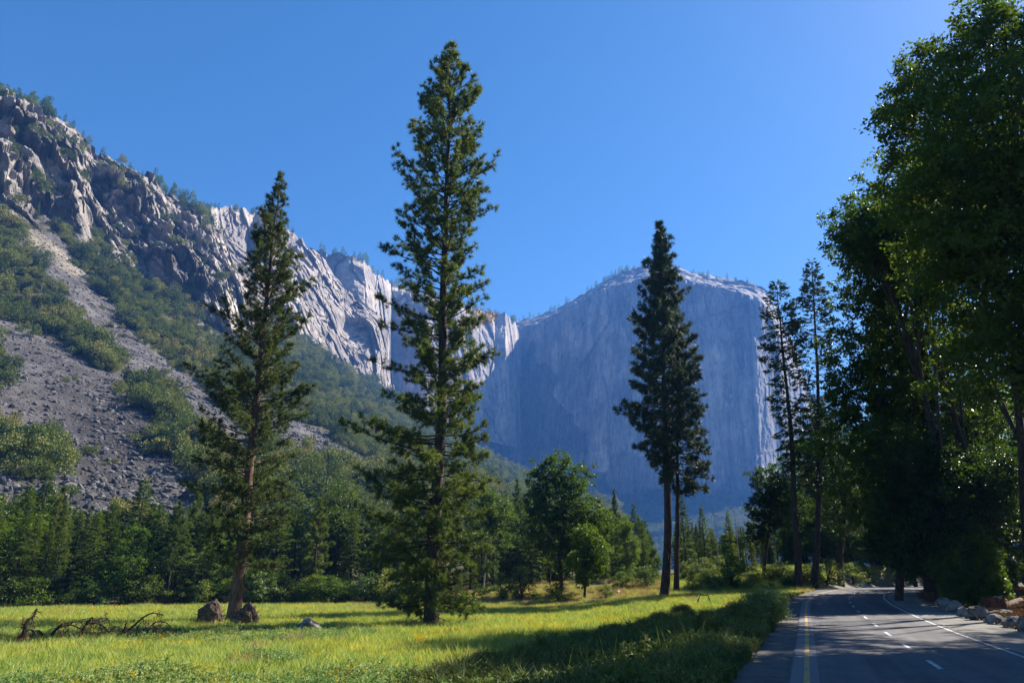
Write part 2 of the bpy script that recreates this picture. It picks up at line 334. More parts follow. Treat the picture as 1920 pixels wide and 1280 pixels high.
# ------------------------------------------------------------------ mountains (terrain)
def terrain(name, stations, nx, ny, disp, back=350, drop=120, mat=None, colour=None, seed=0, sm=0):
    """sheet of rock through stations [px, [(py, r), ...]] seen from the road: rows climb to the ridge, then run down the far side"""
    st = sorted(stations, key=lambda s: s[0]); X0, X1 = st[0][0], st[-1][0]; K = len(st[0][1])
    px = np.linspace(X0, X1, nx); SX = np.array([s[0] for s in st], float)
    PY = np.stack([np.interp(px, SX, [s[1][k][0] for s in st]) for k in range(K)], 1)
    RR_ = np.stack([np.interp(px, SX, [s[1][k][1] for s in st]) for k in range(K)], 1)
    if sm:
        w = np.exp(-.5 * (np.arange(-3 * sm, 3 * sm + 1) / sm) ** 2); w /= w.sum(); f = lambda A: np.stack([np.convolve(np.pad(A[:, c], 3 * sm, 'edge'), w, 'valid') for c in range(K)], 1); PY, RR_ = f(PY), f(RR_)
    t = np.linspace(0, 1, ny); tk = np.linspace(0, 1, K)
    # rows spread evenly over what is seen
    py = np.stack([np.interp(t, tk, PY[i]) for i in range(nx)]); rr = np.stack([np.interp(t, tk, RR_[i]) for i in range(nx)])
    ker = np.array([1, 3, 5, 3, 1.]) / 13
    for _ in range(2):
        pad = np.pad(rr, ((0, 0), (2, 2)), 'edge'); rr = sum(ker[j] * pad[:, j:j + ny] for j in range(5))
    P = at(np.repeat(px[:, None], ny, 1), py, rr).reshape(-1, 3)
    T = np.repeat(t[None], nx, 0).ravel()
    hd = unit(P[:, :2]); dr, dz = disp(P, T, np.repeat(px, ny), py.ravel())
    P[:, 0] -= hd[:, 0] * dr; P[:, 1] -= hd[:, 1] * dr; P[:, 2] += dz
    G = P.reshape(nx, ny, 3)
    nb = 8; B = []
    hdr = unit(G[:, -1, :2])
    for j in range(1, nb + 1):
        q = G[:, -1].copy(); f = j / nb; q[:, :2] += hdr * back * f; q[:, 2] -= drop * f ** 1.3
        q[:, 2] += (rng(seed + j).random(nx) - .5) * 3
        B.append(q)
    G = np.concatenate([G, np.stack(B, 1)], 1); nyt = ny + nb
    i = np.arange(nx - 1)[:, None] * nyt; j = np.arange(nyt - 1)[None]
    Q = np.stack([i + j, i + nyt + j, i + nyt + j + 1, i + j + 1], -1).reshape(-1, 4)
    g = Geo(); g.add(G.reshape(-1, 3), Q); o = g.build(name, mat)
    if colour is not None:
        C = colour(G.reshape(-1, 3)); ca = o.data.color_attributes.new('Col', 'FLOAT_COLOR', 'POINT')
        ca.data.foreach_set('color', np.concatenate([C, np.ones((len(C), 1))], 1).astype(np.float32).ravel())
    tag(o, kind='structure'); return o, G

def in_poly(px, py, poly):
    ins = np.zeros(px.shape, bool); n = len(poly)
    for a in range(n):
        x0, y0 = poly[a]; x1, y1 = poly[(a + 1) % n]
        c = ((y0 > py) != (y1 > py)); xi = (x1 - x0) * (py - y0) / ((y1 - y0) if y1 != y0 else 1e-9) + x0
        ins ^= c & (px < xi)
    return ins

# which parts of the left slope are bare stone, and where the cliffs end (mapped on the slope itself)
SCREE = [[(-400, 560), (0, 590), (40, 620), (110, 640), (180, 690), (230, 690), (255, 740), (290, 800), (300, 850), (350, 860), (385, 900), (390, 1000), (60, 1000), (100, 880), (110, 820), (40, 830), (-10, 800), (-30, 770), (20, 690), (-20, 640), (-400, 640)],
         [(60, 415), (120, 455), (180, 545), (235, 600), (300, 680), (300, 710), (240, 705), (185, 640), (125, 580), (80, 510), (30, 445)],
         [(290, 660), (345, 690), (420, 750), (480, 840), (530, 900), (600, 930), (560, 935), (470, 900), (390, 840), (315, 740), (270, 680)],
         [(480, 785), (560, 785), (610, 815), (670, 850), (715, 885), (700, 910), (620, 885), (555, 860), (490, 840)],
         [(-400, 830), (40, 850), (40, 905), (110, 900), (110, 1000), (-400, 1000)],
         [(-300, 300), (0, 380), (70, 420), (40, 430), (-100, 390), (-300, 370)]]
CLIFFLINE_X = [-500, -300, 0, 60, 120, 200, 270, 330, 380, 430, 470, 520, 1200]
CLIFFLINE_Y = [330, 360, 392, 410, 425, 470, 515, 560, 610, 640, 640, 560, 100]
def slope_masks(P):
    px, py = pix(P); n1 = fbm(P / 30, 3, 41); n2 = fbm(P / 9, 2, 42)
    qx = px + n1 * 22 + n2 * 6; qy = py + fbm(P / 26, 3, 43) * 18
    sc = np.zeros(len(P), bool)
    for poly in SCREE: sc |= in_poly(qx, qy, poly)
    cl = qy < np.interp(qx, CLIFFLINE_X, CLIFFLINE_Y)
    return px, py, sc & ~cl, cl
A_ST = [[-500, [(1125, 130), (960, 165), (700, 290), (520, 390), (330, 500), (180, 600), (30, 680)]],
        [-150, [(1125, 130), (960, 165), (730, 290), (560, 410), (400, 510), (270, 600), (130, 690)]],
        [0, [(1125, 132), (960, 170), (740, 290), (570, 420), (405, 530), (300, 590), (190, 660)]],
        [60, [(1125, 134), (960, 172), (745, 295), (580, 430), (425, 540), (320, 600), (218, 680)]],
        [140, [(1125, 136), (960, 174), (750, 300), (590, 440), (455, 560), (350, 620), (248, 700)]],
        [180, [(1125, 138), (960, 176), (755, 305), (600, 450), (480, 570), (385, 635), (290, 705)]],
        [250, [(1125, 140), (960, 178), (765, 310), (620, 460), (515, 590), (420, 650), (326, 725)]],
        [310, [(1125, 142), (960, 180), (770, 315), (650, 470), (550, 610), (460, 680), (370, 760)]],
        [390, [(1125, 145), (960, 185), (785, 330), (680, 500), (600, 640), (510, 700), (418, 790)]],
        [425, [(1125, 148), (960, 188), (790, 340), (695, 520), (625, 660), (540, 720), (462, 800)]],
        [450, [(1125, 150), (960, 190), (800, 345), (715, 520), (655, 680), (600, 740), (540, 800)]],
        [480, [(1125, 152), (960, 193), (810, 350), (730, 520), (680, 680), (635, 780), (605, 840)]],
        [570, [(1125, 160), (960, 200), (835, 360), (765, 520), (715, 680), (675, 830), (645, 960)]],
        [660, [(1125, 170), (960, 215), (860, 380), (800, 540), (755, 740), (728, 930), (705, 1120)]],
        [740, [(1125, 180), (960, 230), (880, 400), (835, 560), (795, 780), (768, 1000), (748, 1250)]],
        [820, [(1125, 190), (960, 250), (905, 420), (870, 600), (840, 850), (818, 1080), (803, 1330)]],
        [890, [(1125, 200), (960, 270), (925, 450), (900, 650), (876, 900), (860, 1120), (846, 1380)]],
        [960, [(1125, 215), (985, 280), (950, 480), (928, 700), (908, 950), (896, 1180), (884, 1420)]],
        [1040, [(1125, 230), (1000, 300), (970, 520), (952, 760), (940, 1000), (930, 1240), (924, 1440)]],
        [1150, [(1125, 250), (1020, 340), (990, 560), (975, 800), (965, 1060), (958, 1300), (952, 1460)]]]
def dispA(P, T, px, py):
    _, _, sc, cl = slope_masks(P); c = smooth(-30, 45, np.interp(px, CLIFFLINE_X, CLIFFLINE_Y) - py + 12 * fbm(P / 40, 2, 4)) * smooth(520, 460, px) if False else \
        smooth(-30, 45, np.interp(px, CLIFFLINE_X, CLIFFLINE_Y) - py + 12 * fbm(P / 40, 2, 4)) * (1 - smooth(460, 520, px))
    big = ridged(P / np.array([85, 85, 230]), 4, 11) * 34 + fbm(P / 150, 2, 19) * 20
    v, e = cells(P / np.array([22, 22, 46]), 12); v2, e2 = cells((P + 5 * fbm(P / 15, 2, 2)[:, None]) / np.array([8, 8, 15]), 13)
    crack = np.minimum(e, .25) * 12 + np.minimum(e2, .25) * 5
    rough = v * 13 + v2 * 6.0 + crack + fbm(P / 7, 3, 15) * 3
    tal = fbm(P / 45, 3, 16) * 5 + fbm(P / 8, 3, 17) * 1.1
    gul = ridged(np.stack([P[:, 0] / 60, P[:, 1] / 60, P[:, 2] * 0], 1), 2, 18) * 4
    top = smooth(1.0, .9, T) if False else 1 - smooth(.9, 1.0, T) * .65
    dr = c * (big + rough) * top + (1 - c) * (tal + gul) * smooth(.08, .25, T)
    dz = smooth(.93, 1, T) * (fbm(P / 26, 3, 20) * 7 + v2 * 2.5) * (1 - smooth(470, 560, px) * .5)
    return dr, dz
def colA(P):
    px, py, sc, cl = slope_masks(P); n = len(P)
    C = np.tile(np.array([.085, .082, .050]), (n, 1))
    n1 = fbm(P / 18, 3, 51)[:, None]
    C = np.where(sc[:, None], np.array([.098, .093, .094]) * (1 + .45 * n1), C)
    dk = np.exp(-(((px - 200) / 170) ** 2 + ((py - 850) / 130) ** 2))[:, None]      # darker blocks low on the scree
    C = np.where(sc[:, None], C * (1 - .55 * dk), C)
    tan = smooth(-.05, .3, fbm(P / 35, 3, 52))[:, None]
    C = np.where(cl[:, None], np.array([.28, .255, .235]) * (1 - .6 * tan) , C)
    pale = (smooth(380, 430, px) * smooth(650, 560, py) if False else smooth(380, 430, px) * (1 - smooth(600, 680, py)))[:, None]
    C = np.where(cl[:, None], C * (1 + .5 * pale), C)
    tanp = in_poly(px, py, [(10, 385), (120, 470), (170, 510), (130, 520), (80, 470), (0, 430)])
    C = np.where(tanp[:, None], np.array([.20, .178, .145]), C)
    return np.clip(C, 0, .7)
HILL_A, GA = terrain('talus_hill', A_ST, 1000, 330, dispA, 260, 60, M['slope'], colA, 1, 8)

B_ST = [[330, [(700, 780), (600, 850), (520, 900), (445, 960), (420, 1000), (395, 1010)]],
        [380, [(700, 800), (600, 860), (530, 920), (455, 990), (425, 1030), (386, 1040)]],
        [420, [(700, 820), (600, 880), (540, 940), (475, 1010), (442, 1080), (388, 1090)]],
        [470, [(700, 860), (610, 920), (560, 970), (515, 1030), (478, 1120), (396, 1140)]],
        [490, [(700, 880), (620, 935), (565, 985), (520, 1040), (470, 1110), (402, 1160)]],
        [553, [(705, 930), (640, 980), (580, 1020), (530, 1070), (480, 1130), (441, 1200)]],
        [600, [(715, 980), (660, 1040), (610, 1075), (560, 1120), (515, 1170), (480, 1240)]],
        [640, [(730, 1030), (690, 1090), (650, 1110), (620, 1140), (575, 1185), (531, 1270)]],
        [665, [(745, 1060), (700, 1110), (660, 1125), (625, 1150), (590, 1200), (556, 1290)]],
        [690, [(760, 1090), (720, 1130), (680, 1140), (640, 1150), (605, 1175), (575, 1290)]],
        [712, [(775, 1150), (740, 1180), (700, 1190), (660, 1200), (620, 1215), (592, 1290)]],
        [724, [(785, 1200), (750, 1240), (720, 1250), (690, 1260), (660, 1280), (640, 1310)]],
        [742, [(795, 1300), (780, 1330), (768, 1350), (755, 1380), (748, 1400), (744, 1420)]]]
def dispB(P, T, px, py):
    v, e = cells(P / np.array([44, 44, 90]), 22); v2, e2 = cells((P + 6 * fbm(P / 20, 2, 2)[:, None]) / np.array([15, 15, 26]), 23)
    Q = P + 14 * np.stack([fbm(P / 40, 2, 7), fbm(P / 40, 2, 8), fbm(P / 60, 2, 9)], 1); v, e = cells(Q / np.array([42, 42, 75]), 22); v2, e2 = cells(Q / np.array([15, 15, 24]), 23); v3, e3 = cells(P / np.array([6, 6, 10]), 29)
    rec = smooth(.12, .3, perlin(P / np.array([75, 75, 500]), 27)) * 26        # tall recesses that lie in shade
    dr = fbm(P / np.array([90, 90, 160]), 3, 28) * 12 + v * 10 + v2 * 4 + v3 * 1.6 - rec + np.minimum(e, .12) * 12 + fbm(P / 9, 2, 24) * 1.5
    return dr * (1 - .6 * smooth(.93, 1, T)), smooth(.93, 1, T) * (fbm(P / 30, 3, 25) * 7 + v2 * 3)
_, GB = terrain('cliff_slabs_hill', B_ST, 430, 240, dispB, 300, 100, M['pale_cliff'], None, 2, 3)

C_ST = [[560, [(800, 1500), (700, 1520), (600, 1540), (520, 1560), (462, 1600)]],
        [605, [(800, 1500), (700, 1520), (610, 1530), (540, 1540), (474, 1570)]],
        [655, [(800, 1470), (700, 1480), (610, 1490), (545, 1500), (484, 1540)]],
        [682, [(800, 1480), (700, 1490), (620, 1500), (550, 1510), (490, 1560)]],
        [700, [(800, 1530), (700, 1545), (620, 1555), (560, 1570), (511, 1620)]],
        [728, [(800, 1640), (700, 1650), (620, 1660), (580, 1680), (528, 1730)]],
        [736, [(800, 1730), (700, 1740), (640, 1745), (590, 1755), (535, 1790)]],
        [800, [(800, 1700), (720, 1715), (650, 1730), (600, 1750), (548, 1790)]],
        [815, [(810, 1730), (740, 1745), (670, 1760), (610, 1780), (555, 1830)]],
        [875, [(820, 1830), (750, 1850), (690, 1870), (630, 1900), (575, 1960)]],
        [925, [(830, 1930), (760, 1950), (700, 1970), (650, 1990), (587, 2050)]],
        [928, [(830, 1950), (760, 1970), (700, 1990), (650, 2010), (588, 2070)]],
        [948, [(835, 1950), (760, 1970), (705, 1985), (660, 2000), (592, 2060)]],
        [966, [(840, 2040), (765, 2060), (715, 2080), (675, 2100), (602, 2150)]],
        [976, [(845, 2150), (790, 2180), (740, 2190), (690, 2200), (640, 2220)]]]
def dispC(P, T, px, py):
    v, e = cells(P / np.array([50, 50, 240]), 32); v2, e2 = cells(P / np.array([20, 20, 70]), 33)
    dr = ridged(P / np.array([110, 110, 700]), 3, 31) * 9 + v * 9 + v2 * 4 + np.minimum(e, .2) * 22 + fbm(P / 12, 2, 34) * 2.5
    return dr * (1 - .6 * smooth(.93, 1, T)), smooth(.93, 1, T) * (fbm(P / 30, 3, 35) * 8 + v2 * 3)
_, GC = terrain('cliff_pillars_hill', C_ST, 380, 200, dispC, 400, 60, M['pale_cliff'], None, 3)

D_ST = [[880, [(1110, 1500), (960, 1900), (850, 2240), (740, 2290), (660, 2320), (625, 2330), (600, 2560)]],
        [960, [(1110, 1500), (960, 1860), (860, 2190), (740, 2230), (650, 2260), (620, 2270), (604, 2520)]],
        [1000, [(1110, 1500), (960, 1820), (870, 2150), (740, 2190), (645, 2215), (612, 2230), (597, 2480)]],
        [1050, [(1110, 1500), (960, 1780), (880, 2090), (740, 2130), (640, 2160), (590, 2180), (576, 2440)]],
        [1130, [(1110, 1480), (960, 1720), (890, 2010), (740, 2050), (610, 2090), (545, 2130), (528, 2380)]],
        [1165, [(1110, 1470), (1000, 1700), (958, 1985), (740, 2020), (600, 2060), (535, 2110), (508, 2380)]],
        [1192, [(1110, 1460), (1000, 1690), (958, 1970), (740, 2000), (600, 2040), (528, 2110), (500, 2360)]],
        [1205, [(1110, 1460), (1000, 1690), (958, 1985), (740, 2020), (600, 2060), (520, 2110), (498, 2360)]],
        [1280, [(1110, 1460), (1000, 1690), (958, 1980), (760, 2020), (610, 2050), (525, 2080), (503, 2340)]],
        [1350, [(1110, 1460), (1000, 1690), (958, 1980), (780, 2010), (640, 2040), (545, 2070), (522, 2320)]],
        [1400, [(1110, 1460), (1000, 1700), (958, 1980), (790, 2005), (660, 2030), (556, 2060), (530, 2300)]],
        [1420, [(1110, 1460), (1000, 1710), (958, 1990), (790, 2012), (660, 2035), (560, 2065), (534, 2290)]],
        [1440, [(1110, 1470), (1000, 1740), (958, 2060), (800, 2080), (680, 2095), (580, 2110), (540, 2280)]],
        [1450, [(1110, 1470), (1000, 1760), (958, 2080), (800, 2100), (690, 2110), (600, 2125), (560, 2290)]],
        [1475, [(1110, 1480), (1000, 1800), (958, 2190), (820, 2210), (730, 2225), (680, 2240), (626, 2320)]],
        [1500, [(1110, 1500), (1000, 1860), (958, 2320), (850, 2340), (780, 2350), (720, 2360), (650, 2400)]],
        [1515, [(1110, 1500), (1000, 1900), (958, 2420), (880, 2440), (830, 2450), (790, 2460), (745, 2480)]],
        [1700, [(1110, 1600), (985, 2000), (965, 2560), (930, 2580), (900, 2600), (880, 2620), (860, 2640)]],
        [2200, [(1110, 1700), (1000, 2100), (985, 2600), (960, 2650), (940, 2700), (920, 2750), (900, 2800)]]]
def dispD(P, T, px, py):
    v, e = cells(P / np.array([90, 90, 600]), 62); v2, e2 = cells(P / np.array([28, 28, 160]), 63)
    wall = smooth(.26, .36, T) * (1 - smooth(.84, .95, T))
    dr = wall * (ridged(P / np.array([130, 130, 1100]), 3, 61) * 13 + v * 9 + v2 * 4 + fbm(P / np.array([90, 90, 220]), 3, 66) * 16 + fbm(P / 14, 3, 64) * 3 + np.minimum(e2, .15) * 30 + fbm(P / np.array([30, 30, 60]), 3, 70) * 4) + (1 - wall) * (fbm(P / 60, 4, 67) * 22 + v2 * 5)
    return dr, smooth(.9, 1, T) * (fbm(P / 40, 3, 65) * 9)
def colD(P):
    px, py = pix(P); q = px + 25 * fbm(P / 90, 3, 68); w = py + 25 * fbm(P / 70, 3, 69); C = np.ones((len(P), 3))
    for poly, f in [([(985, 640), (1040, 690), (1075, 780), (1100, 880), (1180, 930), (1230, 990), (850, 990), (880, 780)], .5), ([(1195, 840), (1260, 900), (1300, 960), (1100, 960), (1110, 900)], .7), ([(1000, 700), (1030, 760), (1010, 850), (960, 850), (950, 760)], .8)]: C = np.where(in_poly(q, w, poly)[:, None], C * f ** 1.5, C)  # lower left: dark diorite plus shade painted into the rock colour
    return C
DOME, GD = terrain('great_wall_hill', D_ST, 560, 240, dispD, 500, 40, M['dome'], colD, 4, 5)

# ------------------------------------------------------------------ ground, road, markings
def build_ground():
    r = np.concatenate([[.3], np.geomspace(1.2, 260, 330), np.geomspace(280, 5200, 30)]); na = 900
    # finer towards the view
    a = np.linspace(0, 2 * math.pi, na, endpoint=False) - math.pi; a = a - .55 * np.sin(a)
    Rr, Aa = np.meshgrid(r, a, indexing='ij'); X = Rr * np.sin(Aa); Y = Rr * np.cos(Aa)
    d = road_d(X.ravel(), Y.ravel()); Z = gz(X.ravel(), Y.ravel(), d)
    Z = Z - np.maximum(Rr.ravel() - 115, 0) * 0.0 - 8 * smooth(220, 400, Rr.ravel())
    P = np.stack([X.ravel(), Y.ravel(), Z], 1); nr = len(r)
    i = np.arange(nr - 1)[:, None] * na; j = np.arange(na)[None]; jn = (j + 1) % na
    Q = np.stack([i + j, i + na + j, i + na + jn, i + jn], -1).reshape(-1, 4)
    g = Geo(); g.add(P, Q); c = g.n; g.add([[0, 0, gz1(0, 0)]]); g.T.append(np.stack([np.full(na, c), np.arange(na), (np.arange(na) + 1) % na], 1))
    o = g.build('ground', M['ground'], None, True)
    rr = Rr.ravel(); az = np.degrees(Aa.ravel()); n1 = fbm(P / 7, 3, 71); n2 = fbm(P / 2.2, 2, 72)
    C = np.tile(np.array([.095, .12, .028]), (len(P), 1))
    def put(mask, col):
        nonlocal C; m = np.clip(mask, 0, 1)[:, None]; C = C * (1 - m) + np.array(col) * m
    edge = np.interp(az, [-40, -20, -10, -4, 0, 5, 12], [97, 99, 98, 92, 88, 84, 76])
    put(smooth(-2, 5, rr - edge + 5 * n1) * (np.abs(az) < 80), (.23, .165, .085))
    put(smooth(4, 22, rr - edge + 9 * n1 - 8), (.075, .062, .036))
    put(smooth(10, 16, az) * (d < -6) * smooth(68, 80, rr), (.19, .20, .055))
    put(smooth(3.0, 4.0, -d + n2 * .4 + 1.2 * 0) * (d > -6.2) * (d < 0), (.17, .155, .13))
    put((d < 0) * (d > -4.6 + .4 * n2), (.135, .13, .125))
    put((d > 0) * (d < 60) * 1.0, (.115, .070, .045))
    put((d > 0) * smooth(9.2, 8.0, d + .7 * n2) if False else (d > 0) * (1 - smooth(5.6, 6.6, d + .7 * n2)), (.21, .205, .20))
    ca = o.data.color_attributes.new('Col', 'FLOAT_COLOR', 'POINT'); C = np.concatenate([C, [[.2, .2, .2]]])
    ca.data.foreach_set('color', np.concatenate([C, np.ones((len(C), 1))], 1).astype(np.float32).ravel())
    tag(o, kind='structure')
build_ground()
def ribbon(name, L_, R_, mat, lift, m=1, kind='structure'):
    n = len(L_); w = np.linspace(0, 1, m + 1); G = L_[:, None] * (1 - w)[None, :, None] + R_[:, None] * w[None, :, None]
    Z = zroad(np.hypot(G[..., 0], G[..., 1])) + lift; V = np.concatenate([G, Z[..., None]], -1).reshape(-1, 3)
    i = np.arange(n - 1)[:, None] * (m + 1); j = np.arange(m)[None]
    Q = np.stack([i + j, i + j + 1, i + m + 2 + j, i + m + 1 + j], -1).reshape(-1, 4)
    g = Geo(); g.add(V, Q); o = g.build(name, mat, None, True); return tag(o, kind=kind)
ribbon('road', offset_line(CENTRE, -3.3), offset_line(CENTRE, 2.85), M['asphalt'], .03, 6)
ribbon('road_worn_strip', offset_line(CENTRE, -3.25), offset_line(CENTRE, -2.68), M['concrete_patch'], .034, 1)
ribbon('road_edge_line_yellow', offset_line(CENTRE, -2.99), offset_line(CENTRE, -2.87), M['yellow_paint'], .038)
ribbon('road_edge_line_white', offset_line(CENTRE, 2.5), offset_line(CENTRE, 2.61), M['white_paint'], .038)
def dashes():
    g = Geo(); d = np.concatenate([[0], np.cumsum(np.linalg.norm(np.diff(CENTRE, axis=0), axis=1))])
    s0 = d[np.argmin(np.abs(CENTRE @ ru - 15.2))]
    L_, R_ = offset_line(CENTRE, -.06), offset_line(CENTRE, .06)
    for k in range(-4, 22):
        t = np.linspace(s0 + k * 5.7, s0 + k * 5.7 + 2.1, 4)
        if t[-1] > d[-1] - 1: break
        a = np.stack([np.interp(t, d, L_[:, 0]), np.interp(t, d, L_[:, 1])], 1); b = np.stack([np.interp(t, d, R_[:, 0]), np.interp(t, d, R_[:, 1])], 1)
        V = np.concatenate([a, b]); V = np.concatenate([V, (zroad(np.hypot(V[:, 0], V[:, 1])) + .038)[:, None]], 1)
        g.add(V, [[i, i + 4, i + 5, i + 1] for i in range(3)])
    tag(g.build('road_lane_dashes', M['white_paint']), kind='structure')
dashes()

# ------------------------------------------------------------------ scatter of what nobody could count (grass, scree, slope brush)
def scatter(name, P, rot, scl, idx, protos, kind='stuff'):
    c = bpy.data.collections.new(name + '_kinds')
    for i, o in enumerate(protos): o.name = f'{name}_kind_{chr(97 + i)}'; c.objects.link(o)
    me = bpy.data.meshes.new(name); me.vertices.add(len(P)); me.vertices.foreach_set('co', np.asarray(P, np.float32).ravel())
    a = me.attributes.new('rot', 'FLOAT_VECTOR', 'POINT'); a.data.foreach_set('vector', np.asarray(rot, np.float32).ravel())
    a = me.attributes.new('scl', 'FLOAT_VECTOR', 'POINT'); a.data.foreach_set('vector', np.asarray(scl, np.float32).ravel())
    a = me.attributes.new('idx', 'INT', 'POINT'); a.data.foreach_set('value', np.asarray(idx, np.int32))
    o = bpy.data.objects.new(name, me); COL.objects.link(o)
    ng = bpy.data.node_groups.new(name + '_scatter', 'GeometryNodeTree')
    ng.interface.new_socket('Geometry', in_out='INPUT', socket_type='NodeSocketGeometry'); ng.interface.new_socket('Geometry', in_out='OUTPUT', socket_type='NodeSocketGeometry')
    N = ng.nodes; gi = N.new('NodeGroupInput'); go = N.new('NodeGroupOutput'); iop = N.new('GeometryNodeInstanceOnPoints'); ci = N.new('GeometryNodeCollectionInfo')
    ci.inputs['Collection'].default_value = c; ci.inputs['Separate Children'].default_value = True; ci.inputs['Reset Children'].default_value = True
    def na(nm, t): x = N.new('GeometryNodeInputNamedAttribute'); x.data_type = t; x.inputs['Name'].default_value = nm; return next(s for s in x.outputs if s.enabled)
    e = N.new('FunctionNodeEulerToRotation'); ng.links.new(na('rot', 'FLOAT_VECTOR'), e.inputs[0])
    ng.links.new(gi.outputs[0], iop.inputs['Points']); ng.links.new(ci.outputs[0], iop.inputs['Instance']); iop.inputs['Pick Instance'].default_value = True
    ng.links.new(na('idx', 'INT'), iop.inputs['Instance Index']); ng.links.new(e.outputs[0], iop.inputs['Rotation']); ng.links.new(na('scl', 'FLOAT_VECTOR'), iop.inputs['Scale'])
    ng.links.new(iop.outputs[0], go.inputs[0]); md = o.modifiers.new('scatter', 'NODES'); md.node_group = ng
    return tag(o, kind=kind)
def tuft(seed, n, h, rad, w, mat, lean=.35, bend=.5):
    rg = rng(seed); g = Geo(); a = rg.random(n) * 6.283; q = rad * np.sqrt(rg.random(n)); B = np.stack([q * np.cos(a), q * np.sin(a), np.zeros(n) - .03], 1)
    D = np.stack([rg.normal(0, lean, n), rg.normal(0, lean, n), np.ones(n)], 1); D = unit(D); L = h * (.5 + .6 * rg.random(n))[:, None]
    A = unit(np.cross(D, rg.normal(size=(n, 3)))) * w * (.6 + .8 * rg.random(n))[:, None]; mid = B + D * L * .55; D2 = unit(D + np.stack([rg.normal(0, bend, n), rg.normal(0, bend, n), np.zeros(n)], 1)); tip = mid + D2 * L * .5
    V = np.stack([B - A * .5, B + A * .5, mid + A * .45, mid - A * .45, tip], 1); k = np.arange(n)[:, None] * 5
    g.add(V.reshape(-1, 3), k + np.array([[0, 1, 2, 3]]), k + np.array([[3, 2, 4]])); return g.build('tuft', mat, link=False)
def leafy(seed, ns, h, rad, leaf, per, mat, lean=.25):
    rg = rng(seed); g = Geo()
    for _ in range(ns):
        a = rg.random() * 6.283; q = rad * math.sqrt(rg.random()); b = np.array([q * math.cos(a), q * math.sin(a), -.02]); d = unit(np.array([rg.normal(0, lean), rg.normal(0, lean), 1.])); L = h * (.55 + .6 * rg.random())
        t = .15 + .85 * rg.random(per); P = b + d * L * t[:, None]; D = rg.normal(size=(per, 3)) * np.array([1, 1, .4]) + d * .8
        g.leaves(P, D, rg.normal(size=(per, 3)) * .5 + np.array([0, 0, 1.]), leaf * (.6 + .7 * rg.random(per)), leaf * .35)
        g.tube(np.stack([b, b + d * L * .98]), np.array([.006, .003]), 3)
    return g.build('forb', mat, link=False)
def rock_geo(seed, s=(1, 1, .7), sub=3, rough=.25, cuts=12):
    rg = rng(seed); n = 10 if sub < 3 else 22; m = n * 2
    th = np.linspace(0, math.pi, n); ph = np.linspace(0, 2 * math.pi, m, endpoint=False); T_, F_ = np.meshgrid(th, ph, indexing='ij')
    P = np.stack([np.sin(T_) * np.cos(F_), np.sin(T_) * np.sin(F_), np.cos(T_)], -1).reshape(-1, 3)
    d = np.full(len(P), 1.0)
    for _ in range(cuts):     # flat broken faces
        nn = unit(rg.normal(size=3)); h = .62 + .3 * rg.random(); c = P @ nn; d = np.minimum(d, np.where(c > .05, h / np.maximum(c, .05), 9))
    P = P * d[:, None]; P = P * (1 + rough * .25 * fbm(P * 2.3 + seed, 3, seed))[:, None] * np.array(s)
    i = np.arange(n - 1)[:, None] * m; j = np.arange(m)[None]; Q = np.stack([i + j, i + m + j, i + m + (j + 1) % m, i + (j + 1) % m], -1).reshape(-1, 4)
    g = Geo(); g.add(P, Q); return g

